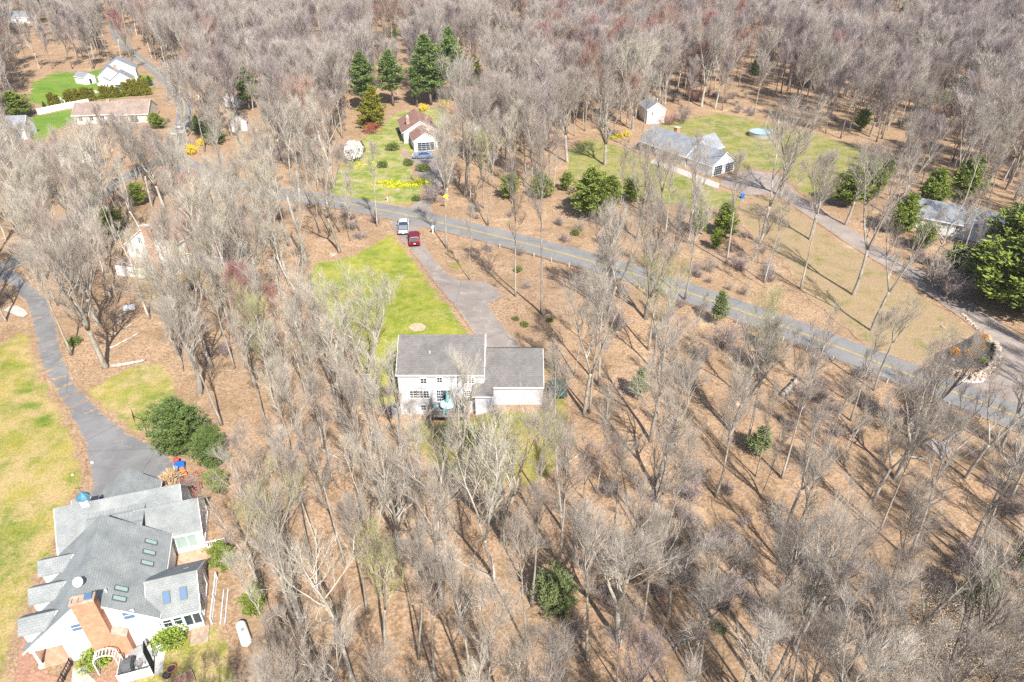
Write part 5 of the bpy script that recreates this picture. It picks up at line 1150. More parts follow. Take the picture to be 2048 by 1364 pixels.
def plant(key, p, sc, label, group=None, rz=0.0, scz=None, tilt=None):
    nm, cat, tm, cm, parts = PROTO[key]; z = hz(*p)
    e = empty(nm, (p[0], p[1], z), rz, label, cat, group); e.scale = (sc, sc, scz or sc)
    if tilt: e.rotation_euler = (tilt[0], tilt[1], rz)
    a = link(parts[0], tm, e); b = link(parts[1], cm, e)
    if key not in SRC: SRC[key] = (a, b)
    return e
def z_at(p, topy):
    lo, hi = 0.5, 40
    for _ in range(30):
        mid = (lo + hi) / 2
        if PJ(p[0], p[1], mid)[1] > topy: lo = mid
        else: hi = mid
    return lo
PH = {'wp': 18, 'wp2': 16, 'sp': 12, 'go': 11, 'he': 10, 'he2': 8, 'pp': 8, 'bp': 13, 'ar': 5.5, 'wb': 4.6}
for k_, v_ in dict(b3=20, b4=20, t5=20, t6=20, f4=20, t1=20, t2=20, t3=20, t4=20, f1=20, f2=20, f3=20, b1=18, b2=20, w1=20, w2=20, r1=19, r2=19, l1=17, s1=12, s2=10, p1=16, be=8, snag=12.5, rp=6, d1=19, d2=19, d3=19, d4=18, d5=18, d6=19).items(): PH[k_] = v_
EV = [  # key, base px, base py, top py, width factor, label
 ('wp', 95, 42, -25, 1.6, 'broad dark pine at the very top, left of the frame'), ('wp2', 22, 44, -10, 1.3, 'dark pine cut by the top left corner'), ('wp2', 203, 40, -12, 1.0, 'narrow dark pine at the top between the corner pines and the far road'),
 ('sp', 463, 52, 10, 1.1, 'lone dark green conifer far off in the upper left wood'), ('wp', 500, 222, 122, 1.2, 'tall dark spruce-like pine beside the far road shed'),
 ('sp', 434, 290, 224, 1.2, 'dark spruce nearest the forsythia by the far road'), ('sp', 402, 268, 228, 1.5, 'shorter dark spruce left of its taller neighbour by the far road'), ('he', 30, 238, 182, 1.6, 'wide rounded dark evergreen left of the white fence'), ('sp', 92, 222, 202, 1.0, 'small blue green spruce just left of the white fence'),
 ('he', 318, 258, 225, 1.3, 'rounded evergreen left of the far road below the long ranch'), ('sp', 300, 172, 150, 1.2, 'small blue green conifer at the far driveway'),
 ('go', 747, 256, 168, 1.0, 'golden green cone-shaped conifer left of the brown-roofed house'), ('wp2', 732, 222, 98, 1.3, 'slim pine behind the golden conifer'), ('wp2', 787, 212, 96, 1.3, 'second slim pine, between the golden conifer and the big pines'),
 ('wp', 862, 210, 62, 1.4, 'tallest broad pine standing behind the brown-roofed house'), ('wp2', 905, 202, 50, 1.2, 'narrow tall pine right of the tallest pine'), ('wp', 835, 214, 120, .8, 'shorter pine left of the tallest pine'), ('go', 948, 172, 108, 1.1, 'rounded yellow green conifer right of the big pines'), ('he2', 920, 175, 140, .9, 'small yellow green conifer left of the rounded one behind the big pines'),
 ('wp2', 758, 95, 60, 1.1, 'blue green pine in the far wood above the slim pines'), ('wp2', 792, 88, 52, 1.0, 'dark pine top in the far wood, right of the blue green one'), ('sp', 992, 72, 25, 1.3, 'dark cone-shaped conifer near the top centre'), ('sp', 1012, 78, 50, 1.0, 'small conifer touching the cone-shaped one near the top centre'), ('sp', 1043, 68, 40, 1.1, 'small dark conifer right of the cone-shaped one near the top centre'), ('sp', 626, 98, 70, 1.0, 'small bright conifer in the far wood left of the pines'),
 ('he', 1178, 436, 330, 1.05, 'bright green hemlock above the road at the centre right'), ('he', 1215, 425, 350, .8, 'hemlock just right of the bright green one above the road'), ('he', 1085, 402, 345, .95, 'dark hemlock left of the bright green one above the road'), ('he2', 1018, 400, 355, 1.0, 'dark hemlock behind the tall trunks above the road'), ('he2', 1130, 385, 350, .9, 'low hemlock between the dark one and the bright green one'), ('he2', 1262, 405, 360, .9, 'hemlock at the front lawn of the grey ranch'),
 ('he', 1448, 475, 405, .9, 'hemlock between two thick trunks above the road'), ('he2', 1395, 470, 425, .9, 'small hemlock left of the thick trunks above the road'), ('he2', 1430, 500, 462, .7, 'low bright green hemlock nearest the road'),
 ('pp', 1432, 650, 578, 1.1, 'pale green slim pine in front of the road'), ('pp', 1520, 745, 655, 1.0, 'pale green slim pine below the road, with bare lower trunk'), ('he2', 1535, 700, 655, .8, 'small bright hemlock beside the slim pine below the road'), ('pp', 1512, 918, 860, 1.6, 'sparse pale pine in the right wood'), ('pp', 1275, 800, 735, 1.2, 'dark slim pine in the wood right of the green shelter'),
 ('he', 1690, 415, 330, 1.0, 'hemlock by the long driveway under a pale leaning trunk'), ('he', 1735, 400, 325, .9, 'hemlock right of the first one by the long driveway'), ('he', 1800, 470, 385, .95, 'dark hemlock left of the pale-roofed house'), ('he2', 1840, 500, 450, 1.0, 'low hemlock below the pale-roofed house'), ('he', 1860, 420, 335, .95, 'hemlock standing behind the pale-roofed house'), ('he', 1925, 400, 310, 1.0, 'tall hemlock behind the pale-roofed house, near the frame edge'), ('he2', 1905, 545, 495, 1.0, 'low hemlock at the dark bend of the long driveway'),
 ('he', 1988, 600, 470, 1.35, 'big bright hemlock at the right edge over the driveway'), ('he', 2040, 625, 465, 1.4, 'big hemlock cut by the right edge'), ('he', 2040, 520, 400, 1.3, 'hemlock at the right edge behind the biggest pair'), ('he', 1950, 565, 480, 1.15, 'hemlock between the pale-roofed house and the biggest pair'), ('he2', 1770, 360, 320, 1.0, 'hemlock on the back lawn edge of the ranch'), ('he2', 1880, 245, 190, 1.2, 'bright green hemlock in the upper right wood'), ('he2', 1915, 230, 160, 1.0, 'hemlock right of the bright one in the upper right wood'), ('he2', 1720, 262, 225, 1.0, 'dark hemlock at the foot of the big dark trunk behind the lawn'),
 ('wp2', 1505, 170, 110, 1.0, 'dark pine in the wood behind the ranch'), ('wp2', 1530, 150, 85, .9, 'second dark pine in the wood behind the ranch'), ('sp', 1800, 38, 12, 1.3, 'small dark conifer at the top right'), ('sp', 1738, 12, -15, 1.8, 'dark evergreen at the top edge, right'), ('sp', 1760, 42, 14, 1.0, 'thin conifer between the two dark ones at the top right'),
 ('bp', 368, 905, 795, 1.05, 'big soft green pine beside the left driveway'), ('bp', 432, 935, 850, .75, 'grey green pine touching the big one beside the left driveway'), ('he2', 440, 985, 945, .9, 'low green hemlock below the pair of driveway pines'), ('he2', 452, 1140, 1095, .8, 'low pine under bare branches right of the courtyard'), ('he2', 512, 1230, 1185, .8, 'dark green pine under the pale birch'),
 ('rp', 1115, 1225, 1160, .85, 'rounded green pine in the lower middle of the front wood'), ('pp', 1945, 1225, 1150, 1.6, 'pale green pine in the lower right wood'), ('pp', 2040, 1150, 1090, 1.5, 'pale pine at the right edge above the beech leaves'), ('he2', 282, 415, 372, .9, 'bright green young pine behind the left gabled house'), ('he2', 225, 470, 425, 1.4, 'olive green evergreen left of the gabled house'), ('sp', 725, 305, 280, 1.0, 'small dark conifer beside the white flowering tree'), ('he2', 1355, 1105, 1085, .5, 'tiny green evergreen in the front wood'),
 ('go', 268, 192, 176, 1.5, 'golden conifer clump below the white farmhouse')]
for key, a, b, top, wf, lab in EV:
    p = GT(a, b); Hh = z_at(p, top) - hbase(*p); sz = Hh / PH[key]; plant(key, p, sz * wf * (1.25 if key[:2] == 'he' else 1.05), lab, None, random.Random(a * 7 + b).uniform(0, 6.28), sz)
# clipped arborvitae hedges, one by one
def hedge(pa, pb, n, where, h0):
    ords = 'first second third fourth fifth sixth seventh eighth ninth tenth eleventh twelfth'.split()
    for k in range(n):
        a = pa[0] + (pb[0] - pa[0]) * k / (n - 1); b = pa[1] + (pb[1] - pa[1]) * k / (n - 1); p = GT(a, b); r_ = random.Random(k * 13 + n)
        plant('ar', p, r_.uniform(.95, 1.25), 'golden green arborvitae column, %s from the left %s' % (ords[k], where), 'arborvitae columns ' + where, r_.uniform(0, 6), h0 / 5.5 * r_.uniform(.85, 1.1))
hedge((104, 213), (118, 212), 4, 'at the left end of the white fence', 4.4); hedge((136, 209), (188, 200), 10, 'behind the long ranch roof', 4.4); hedge((206, 196), (238, 194), 6, 'below the white farmhouse', 4.2); hedge((252, 192), (298, 190), 9, 'right of the white farmhouse', 5.6)
SH = [('gb', 193, 1332, 1.15, 'bright green round shrub between the blue path and the arbor'), ('gb', 339, 1283, 1.3, 'bright green rhododendron at the white wall of the near house'),
 ('wb', 707, 322, 1.0, 'white blossoming tree on the garden lawn'), ('fo', 385, 308, 1.3, 'large yellow forsythia by the far road'), ('fo', 405, 293, 1.0, 'smaller yellow forsythia right of the large one'), ('fo', 888, 215, 1.2, 'bright yellow forsythia behind the brown-roofed house'), ('fo', 262, 108, .8, 'tiny orange yellow bush near the far road bend'), ('fo', 848, 222, 1.1, 'yellow green bush at the back corner of the brown roof'), ('fo', 1255, 274, .8, 'yellow forsythia left of the grey ranch'), ('fo', 1240, 276, .7, 'small forsythia, leftmost beside the grey ranch'),
 ('rd', 748, 268, 1.3, 'dark red bush in front of the golden conifer'), ('rd', 905, 228, .6, 'small red bush at the garden corner'), ('gs', 815, 285, 1.1, 'green shrub at the left wall of the brown-roofed house'), ('gs', 803, 268, .9, 'green shrub near the stone chimney of the brown-roofed house'), ('gs', 818, 330, 1.3, 'round green shrub on the garden lawn'), ('gs', 846, 342, 1.5, 'wide green shrub at the garden driveway'), ('gs', 832, 402, 1.0, 'green shrub at the driveway mouth of the garden'), ('gs', 785, 300, 1.6, 'olive round shrub left of the garden path'), ('gs', 765, 335, 1.3, 'yellow green shrub in the middle of the garden lawn'),
 ('os', 1906, 708, 1.0, 'leftmost orange shrub in the dark mulch bed'), ('os', 1937, 712, 1.15, 'middle orange shrub in the dark mulch bed'), ('os', 1955, 698, 1.15, 'orange shrub at the upper right of the dark mulch bed'), ('os', 1967, 676, .8, 'small orange shrub at the top tip of the mulch bed'), ('gb', 1963, 725, .55, 'small bright green ball shrub in the mulch bed'), ('gs', 1983, 712, .5, 'olive shrub at the wall side of the mulch bed'), ('gs', 1978, 692, .45, 'upper olive shrub beside the curved stone wall'),
 ('gs', 1150, 470, .9, 'low green shrub on the leaves above the road'), ('gs', 1050, 652, .6, 'green shrub at the foot of the tall straight tree'), ('gs', 1032, 640, .5, 'low shrub beside the parking spur'), ('gs', 1100, 645, .55, 'green shrub right of the tall straight tree'), ('gs', 1035, 545, .8, 'dark green shrub beside the slim trunk by the spur'), ('gs', 905, 880, 2.0, 'dark green shrub below the rear deck'), ('gs', 950, 885, 1.6, 'second dark green shrub below the rear deck'), ('gs', 150, 690, 1.0, 'green undergrowth at the base of the thick left trunk'),
 ('gs', 1435, 1265, .6, 'small moss green shrub in the front right wood'), ('dg', 345, 975, 1.6, 'tan ornamental grass at the back of the near house'), ('dg', 352, 1000, 1.5, 'tan grass clump touching the sunroom roof'), ('rd', 385, 985, .9, 'reddish twiggy shrub behind the sunroom'), ('k1', 372, 990, 1.0, 'leafless pinkish shrub behind the sunroom'), ('gs', 225, 455, 1.5, 'olive bush left of the gabled house'),
 ('k4', 1390, 205, 2.2, 'reddish bare shrub at the wood edge behind the ranch'), ('k4', 1340, 250, 1.8, 'reddish bare shrub right of the white barn'), ('k1', 1365, 245, 2.2, 'wide grey bare shrub right of the white barn'), ('k1', 560, 325, 2.0, 'bare shrub mass left of the garden lawn'), ('k1', 690, 320, 2.2, 'brown bare shrub mass beside the white blossoming tree'), ('k2', 1870, 575, 2.6, 'large purple bare shrub over the long driveway'), ('k1', 1900, 600, 2.4, 'purple bare shrub right of the large one by the driveway'), ('k3', 780, 830, 1.2, 'bare foundation shrub left of the central house'), ('k3', 778, 790, 1.2, 'bare foundation shrub at the left wall of the central house'), ('k1', 865, 405, 2.0, 'dark bare shrub at the mouth of the garden driveway'), ('k1', 1450, 700, 2.0, 'bare shrub mass at the guardrail')]
for key, a, b, sz, lab in SH: plant(key, GT(a, b), sz, lab, None, random.Random(a + b).uniform(0, 6.28))
# daffodil beds: nobody could count the flowers
fl = MB(); rg = random.Random(77)
for (a, b, ra, rb_, n) in ((805, 372, 52, 5, 900), (775, 366, 30, 4, 500), (842, 365, 22, 8, 500), (1228, 276, 22, 3, 300), (735, 330, 40, 8, 260)):
    for k in range(n):
        q = GT(a + rg.gauss(0, .45) * ra, b + rg.gauss(0, .45) * rb_); leafquad(fl, Vector((q[0], q[1], hz(*q) + .1)), Vector((rg.uniform(-1, 1), rg.uniform(-1, 1), rg.uniform(.3, 1))).normalized(), .32, .2, rg)
tag(fl.build('daffodils', M['daff']), 'drifts of yellow daffodils on the garden lawn', kind='stuff')

# ---- bare trees: the ones that can be placed from the photo, then the rest of the wood
KEY = [('b3', 1740, 275, 165, 1.1), ('b4', 1690, 450, 300, .9), ('b4', 1830, 330, 180, 1.0), ('b3', 800, 1120, 900, .8), ('b3', 90, 560, 380, 1.1), ('b4', 40, 470, 330, 1.0), ('b4', 330, 420, 290, 1.0), ('b3', 130, 420, 300, 1.0), ('b4', 470, 470, 330, 1.0), ('b3', 520, 640, 440, 1.0), ('b4', 1460, 870, 680, .9), ('b4', 1010, 215, 110, 1.0), ('t2', 1083, 630, 295, 1.0), ('t4', 1031, 593, 330, .9), ('t2', 893, 497, 285, .95), ('snag', 612, 525, 385, 1.0), ('t4', 975, 452, 240, 1.0), ('t1', 940, 560, 420, .5), ('s1', 700, 485, 360, 1.1), ('t4', 720, 465, 330, .8), ('t1', 755, 455, 300, .8), ('t2', 662, 478, 300, .8), ('t4', 640, 470, 290, .9), ('t1', 680, 470, 340, .8),
 ('b2', 1290, 640, 430, .95), ('b4', 1215, 600, 440, .8), ('t3', 1369, 600, 395, .9), ('t2', 1601, 578, 330, .85), ('t1', 1452, 530, 330, 1.0), ('f1', 1520, 488, 250, 1.2), ('b3', 1560, 392, 215, 1.3), ('t2', 1578, 425, 330, .8), ('b3', 1403, 215, 60, 1.0), ('f1', 1742, 662, 420, .9), ('f2', 1705, 590, 330, 1.0), ('w1', 1850, 560, 400, 1.0), ('b4', 1620, 480, 330, .9), ('t3', 1330, 470, 320, .9), ('b3', 1275, 480, 300, .9), ('t2', 1280, 310, 150, 1.0), ('b1', 1265, 260, 95, 1.1), ('b3', 1210, 330, 175, 1.2), ('b4', 1135, 325, 160, 1.1), ('b4', 980, 330, 165, 1.1), ('b1', 895, 400, 250, 1.0), ('b4', 930, 395, 200, 1.1),
 ('w2', 655, 410, 215, 1.3), ('w1', 600, 410, 210, 1.1), ('b4', 570, 330, 180, 1.0), ('b4', 212, 735, 480, 1.1), ('t1', 143, 710, 500, 1.0), ('b3', 195, 650, 440, 1.0), ('w1', 300, 640, 470, .9), ('b4', 400, 790, 560, 1.1), ('b1', 735, 790, 575, 1.0), ('w1', 752, 905, 690, .8), ('t4', 835, 985, 800, .9), ('b1', 1005, 1090, 880, 1.05), ('w1', 722, 1400, 1130, 1.0), ('t1', 735, 1230, 1010, .8), ('w2', 790, 1160, 900, .8), ('t2', 770, 1020, 780, .8), ('t1', 640, 1000, 760, .8), ('t2', 560, 1120, 880, .8), ('t1', 690, 1130, 890, .8), ('f1', 520, 1180, 960, .8), ('t2', 870, 1370, 1130, .8), ('t1', 625, 1330, 1080, .8),
 ('t1', 1064, 1215, 985, .8), ('t3', 1118, 1135, 905, .8), ('b4', 1238, 1290, 1060, .9), ('t3', 1285, 1250, 1050, .8), ('f1', 1335, 1240, 1060, .8), ('t3', 1525, 1308, 1060, .9), ('f1', 1645, 1235, 1010, .8), ('t1', 1755, 1222, 1000, .9), ('f1', 1797, 1310, 1080, .8), ('b2', 1872, 1380, 1120, .7), ('f1', 1590, 1300, 1060, .8), ('w1', 2020, 1240, 980, .8), ('t3', 1700, 1340, 1120, .8), ('b4', 1310, 985, 780, .9), ('t2', 1220, 1130, 900, .8), ('t3', 1430, 1000, 790, .8), ('t2', 1510, 960, 790, .6), ('b4', 1790, 960, 770, .9), ('f1', 1930, 960, 740, .9), ('t1', 1700, 845, 650, .8), ('f1', 1600, 830, 640, .8), ('b2', 1820, 880, 690, .8), ('f1', 2000, 900, 700, .9),
 ('be', 1790, 1215, 1165, 1.4), ('be', 1860, 1260, 1195, 1.5), ('be', 1900, 1330, 1250, 1.6), ('be', 1960, 1290, 1220, 1.4), ('be', 1990, 1350, 1270, 1.6), ('be', 2030, 1270, 1200, 1.4), ('be', 1820, 1350, 1280, 1.3), ('be', 1780, 1295, 1240, 1.2)]
ordn = 'first second third fourth fifth sixth seventh eighth ninth tenth eleventh twelfth thirteenth fourteenth fifteenth sixteenth'.split()
look = dict(b3='wide spreading grey', b4='broad grey', t5='tan straight', t6='thin tan', f4='forked tan', t1='grey straight', t2='slender straight grey', t3='thick grey', t4='thin leaning grey', f1='forked grey', f2='many-limbed grey', f3='high-forked grey', b1='wide-crowned pale', b2='spreading dark', w1='white-barked', w2='white forked', r1='red-budded', r2='rust-budded dark', l1='lime-budded', s1='young slim', s2='young dark', p1='purplish', be='tan-leaved', snag='broken', d1='grey', d2='forked grey', d3='dark', d4='rusty', d5='reddish', d6='pale')
def zone(a, b, p=None):
    if b < 200: return 'far wood at top ' + ('left' if a < 520 else 'centre left' if a < 1030 else 'centre right' if a < 1540 else 'right')
    if a < 540 and b < 420: return 'wood by the far road'
    if b < 420 + (a - 1000) * .25 and a < 1480: return 'wood above the road, ' + ('left' if a < 900 else 'right')
    if a >= 1480 and b < 640 + (a - 1531) * .38: return 'wood beyond the road at right'
    if b < 640 + (a - 1531) * .38: return 'wood above the road, right'
    if a < 800 and b < 830: return 'wood left of the central house'
    if b < 960: return 'wood right of the central house' if a > 1080 else 'wood around the central house'
    return 'front wood, ' + ('left part' if a < 760 else 'middle part' if a < 1180 else 'right part' if a < 1620 else 'lower right corner')
TREES = []   # (key, x, y, hscale, wscale, rot, tilt)
for key, a, b, top, wf in KEY:
    p = GT(a, b); Hh = z_at(p, top) - hbase(*p); Hh = min(Hh, 29); sz = Hh / PH[key]; r_ = random.Random(a * 3 + b); TREES.append((key, p[0], p[1], sz, (sz * .45 + .55) * wf if key != 'be' else sz * wf, r_.uniform(0, 6.28), (0, 0)))
SPARSE = [([px(*z_) for z_ in ()], 1)]
SP_PX = [([(560, 430), (770, 430), (690, 500), (620, 560), (560, 520)], .25), ([(780, 430), (1150, 480), (1250, 560), (1100, 760), (960, 640), (880, 520)], .12), ([(900, 430), (1200, 420), (1380, 470), (1360, 560), (1180, 515), (1000, 470)], .3), ([(1380, 430), (1520, 420), (1720, 620), (1700, 680), (1540, 630), (1370, 560)], .45), ([(540, 700), (790, 860), (760, 1364), (540, 1364)], .95), ([(130, 600), (330, 600), (340, 740), (180, 770), (120, 700)], .3), ([(1350, 215), (1560, 200), (1700, 260), (1560, 270), (1380, 240)], .4), 
         ([(430, 960), (560, 960), (540, 1364), (430, 1364)], .5), ([(600, 540), (760, 640), (780, 820), (640, 720)], .35), ([(0, 100), (210, 100), (180, 150), (0, 200)], .8), ([(300, 200), (420, 215), (400, 330), (300, 330)], .6), ([(0, 235), (340, 235), (330, 350), (0, 370)], .7), ([(140, 235), (340, 235), (340, 290), (120, 300)], .15), ([(60, 150), (330, 145), (330, 250), (180, 262), (60, 300), (30, 300), (40, 200)], .04), ([(340, 150), (440, 150), (430, 300), (340, 330)], .7), ([(430, 180), (520, 180), (520, 290), (430, 300)], .75), ([(1180, 560), (1560, 690), (2060, 880), (2060, 960), (1560, 760), (1180, 660)], .3), ([(1000, 700), (2060, 960), (2060, 1420), (1000, 1420)], .60), ([(1240, 250), (1480, 330), (1560, 420), (1380, 460), (1100, 400), (1100, 300)], .5), ([(640, 400), (870, 420), (780, 440), (560, 400)], .6), ([(780, 830), (1140, 830), (1140, 990), (820, 990)], .35), ([(1180, 500), (1530, 640), (1560, 720), (1200, 640)], .45), ([(850, 215), (930, 215), (930, 260), (850, 260)], .1)]
SPW = [(np.array([GT(*q) for q in poly]), f) for poly, f in SP_PX]
# what the photo shows unobstructed: (x0, y0, x1, y1, share of the trees in front that is left out)
VIEW = [(790, 425, 852, 505, 1.0), (860, 500, 1050, 680, .85), (790, 690, 1090, 770, .1), (1862, 665, 2000, 770, .95), (1270, 195, 1480, 350, .6), (1285, 195, 1340, 245, .9), (795, 215, 880, 320, .85), (680, 300, 870, 412, .6), (1480, 225, 1740, 370, .55), (1560, 430, 1950, 700, .05),
        (185, 125, 320, 188, .95), (150, 190, 290, 238, .8), (60, 150, 190, 250, .9), (30, 640, 440, 1364, 1.0), (0, 560, 120, 1364, .9), (1500, 630, 2048, 840, .35), (900, 430, 1180, 520, .35), (780, 470, 930, 660, .6), (560, 430, 780, 540, .5), (120, 600, 330, 740, .35), (370, 285, 410, 315, .8), (470, 235, 496, 262, .8), (700, 295, 730, 325, .9)]
for key, a, b, top, wf, lab in EV:
    hw = (b - top) * (.30 if key != 'bp' else .5); VIEW.append((a - hw, top, a + hw, b, .85))
def hidden_share(x, y, h, rad):
    t = PJ(x, y, h); m_ = PJ(x, y, h * .35); sc_ = FPX / max(10, math.hypot(y, CAM_H)); r_ = rad * sc_ * .8; best = 0
    for x0, y0, x1, y1, s_ in VIEW:
        if t[0] + r_ > x0 and t[0] - r_ < x1 and t[1] < y1 and m_[1] > y0 and PJ(x, y, 0)[1] > y1 + 1: best = max(best, s_)
    return best
rg = random.Random(2024); cand = []
yy = 8.0
while yy < 470:
    st = 4.05 if yy < 130 else (5.2 if yy < 260 else 6.2)
    half = yy * .80 + 34; xx = -half
    while xx < half:
        cand.append((xx + rg.uniform(-.5, .5) * st, yy + rg.uniform(-.5, .5) * st)); xx += st
    yy += st
CA = np.array(cand); od = open_dist(CA); dens = np.full(len(CA), .80)
for poly, f in SPW:
    _, ins = pts_dist(CA, poly); dens = np.where(ins, f, dens)
for kx, ky, kr in KEEP: dens = np.where(np.hypot(CA[:, 0] - kx, CA[:, 1] - ky) < kr * .86, 0, dens)
dens = np.where(np.hypot(CA[:, 0] + 38, CA[:, 1] - 22) < 15, 0, dens); dens = np.where(od < 1.0, 0, dens); KX = np.array([(t[1], t[2]) for t in TREES])
for i, (x, y) in enumerate(cand):
    if rg.random() > dens[i] or np.min(np.hypot(KX[:, 0] - x, KX[:, 1] - y)) < 2.6: continue
    a, b = PJ(x, y, 0)
    n = mnoise.noise((x * .02, y * .02, 4.4)); n2 = mnoise.noise((x * .035, y * .035, 9.1))
    if y > 150:
        ks = ['d1', 'd1', 'd1', 'd2', 'd2', 'd2', 'd3', 'd3', 'd6']
        if n > .2: ks += ['d4'] * 4
        if n2 > .38: ks += ['d5'] * 4
        if a > 1350: ks += ['d3'] * 4
        if 1050 < a < 1500 and 50 < b < 215: ks += ['d5', 'd4', 'd5', 'd4', 'd4']
        h = rg.uniform(.62, 1.12)
        if a < 345 and 220 < b < 400: h *= .62
    else:
        ks = ['t1', 't1', 't2', 't2', 't3', 't4', 't4', 'f1', 'f3', 'f2', 's1', 's1', 's2']
        if a < 1050: ks = ['t5', 't5', 't6', 't6', 'f4', 'f4', 't2', 't4', 's1', 'f1', 'w2', 't1']
        if a < 500: ks += ['w1', 't3', 'f2']
        if a > 1050: ks += ['f1', 'f3', 't2', 't4', 's1', 's1']
        if a > 1250: ks += ['p1', 's2']
        if n > .25: ks += ['r2', 'r2']
        if n2 > .3: ks += ['r1', 'l1']
        h = rg.uniform(.74, 1.05) if b < 700 else rg.uniform(.68, 1.0)

    key = rg.choice(ks)
    if key in ('s1', 's2'): h = rg.uniform(.7, 1.1)
    if rg.random() < hidden_share(x, y, h * PH[key], 3.2 * h if key not in ('s1', 's2') else 1.5): continue
    TREES.append((key, x, y, h, h * rg.uniform(.9, 1.15) * (.95 if b > 700 else 1.0), rg.uniform(0, 6.28), (rg.gauss(0, .03), rg.gauss(0, .03))))
vis = []; rest = []
for i, t in enumerate(TREES):
    a, b = PJ(t[1], t[2], 0); d = math.hypot(t[1], t[2])
    inside = -15 < a < 2063 and b < 1420
    if i < len(KEY) or inside: vis.append((d if i >= len(KEY) else d * .01, i, a, b))
    else: rest.append(i)
vis.sort(); NB = 300
chosen = vis[:NB]; rest += [v[1] for v in vis[NB:]]
rows = {}
for d, i, a, b in chosen: rows.setdefault(zone(a, b), []).append((b, a, i))
for zn, lst in rows.items():
    lst.sort(reverse=True); per = 12; nrow = math.ceil(len(lst) / per)
    for r_ in range(nrow):
        row = sorted(lst[r_ * per:(r_ + 1) * per], key=lambda q: q[1])
        for k, (b, a, i) in enumerate(row):
            key, x, y, hs, ws, rot, tl = TREES[i]
            lab = '%s tree, %s from left, %s row, %s' % (look[key], ordn[k], 'nearest' if r_ == 0 else ordn[r_], zn)
            e = plant(key, (x, y), ws, lab, 'bare trees in the ' + zn, rot, hs, tl)
def scatter(name, items, keys, label):
    """stuff: instances of the plants above at listed points (x,y,z,rot,sx,sz,key)"""
    me = bpy.data.meshes.new(name); me.from_pydata([it[:3] for it in items], [], [])
    for nm, ty, vals in (('rot', 'FLOAT_VECTOR', [v for it in items for v in (it[7], it[8], it[3])]), ('scl', 'FLOAT_VECTOR', [v for it in items for v in (it[4], it[4], it[5])]), ('idx', 'INT', [keys.index(it[6]) for it in items])):
        at_ = me.attributes.new(nm, ty, 'POINT'); at_.data.foreach_set('vector' if ty != 'INT' else 'value', vals)
    o = link(name, me); ng = bpy.data.node_groups.new(name, 'GeometryNodeTree')
    ng.interface.new_socket('Geometry', in_out='INPUT', socket_type='NodeSocketGeometry'); ng.interface.new_socket('Geometry', in_out='OUTPUT', socket_type='NodeSocketGeometry')
    gi = ng.nodes.new('NodeGroupInput'); go = ng.nodes.new('NodeGroupOutput'); ip = ng.nodes.new('GeometryNodeInstanceOnPoints'); ip.inputs['Pick Instance'].default_value = True
    jl = ng.nodes.new('GeometryNodeJoinGeometry')
    for k in reversed(keys):
        j = ng.nodes.new('GeometryNodeJoinGeometry'); g2 = ng.nodes.new('GeometryNodeGeometryToInstance')
        for s_ in SRC[k]:
            oi = ng.nodes.new('GeometryNodeObjectInfo'); oi.transform_space = 'ORIGINAL'; oi.inputs['Object'].default_value = s_; ng.links.new(oi.outputs['Geometry'], j.inputs[0])
        ng.links.new(j.outputs[0], g2.inputs[0]); ng.links.new(g2.outputs[0], jl.inputs[0])
    def na(nm, ty):
        n = ng.nodes.new('GeometryNodeInputNamedAttribute'); n.data_type = ty; n.inputs[0].default_value = nm; return n.outputs[0]
    ng.links.new(gi.outputs[0], ip.inputs['Points']); ng.links.new(jl.outputs[0], ip.inputs['Instance']); ng.links.new(na('idx', 'INT'), ip.inputs['Instance Index'])
    ng.links.new(na('rot', 'FLOAT_VECTOR'), ip.inputs['Rotation']); ng.links.new(na('scl', 'FLOAT_VECTOR'), ip.inputs['Scale'])
    ng.links.new(ip.outputs[0], go.inputs[0]); md = o.modifiers.new('scatter', 'NODES'); md.node_group = ng
    return tag(o, label, kind='stuff')
for k in sorted({TREES[i][0] for i in rest}):
    if k not in SRC:   # a kind that only stands far off: its own first tree
        j = next(i for i in rest if TREES[i][0] == k and -10 < PJ(TREES[i][1], TREES[i][2], 0)[0] < 2050); t = TREES[j]; rest.remove(j)
        a, b = PJ(t[1], t[2], 0); plant(k, (t[1], t[2]), t[4], '%s tree, nearest of its colour in the %s' % (look[k], zone(a, b)), 'bare trees in the ' + zone(a, b), t[5], t[3], t[6])
keys = sorted({TREES[i][0] for i in rest})
scatter('woodland', [(TREES[i][1], TREES[i][2], hz(TREES[i][1], TREES[i][2]), TREES[i][5], TREES[i][4], TREES[i][3], TREES[i][0], TREES[i][6][0], TREES[i][6][1]) for i in rest], keys, 'far leafless woodland of grey, rust and reddish crowns')
# undergrowth
rg = random.Random(88); it = []
n_try = 0
while len(it) < 900 and n_try < 20000:
    n_try += 1; y = 14 + 250 * rg.random() ** 1.5; x = rg.uniform(-1, 1) * (y * .78 + 30)
    nn = mnoise.noise((x * .05, y * .05, 2.2)); a, b = PJ(x, y, 0)
    if nn < (.02 if a > 1150 else .15) or not (-60 < a < 2110): continue
    it.append((x, y))
o_ = open_dist(np.array(it)); items = []
for (x, y), d in zip(it, o_):
    if d < 1.2 or rg.random() < hidden_share(x, y, 2, 1.5) or any(math.hypot(x - kx, y - ky) < kr * .8 for kx, ky, kr in KEEP): continue
    s_ = rg.uniform(.5, 1.25); items.append((x, y, hz(x, y), rg.uniform(0, 6.28), s_, s_ * rg.uniform(.8, 1.2), rg.choice(['k1', 'k2', 'k3', 'k3', 'k1']), 0, 0))
scatter('undergrowth', items, ['k1', 'k2', 'k3'], 'tangled leafless undergrowth on the leaf-covered forest floor')
sk = MB(); rg = random.Random(41)
cs = []
for k in range(1500): y = 16 + 130 * rg.random() ** 1.3; cs.append((rg.uniform(-1, 1) * (y * .78 + 20), y))
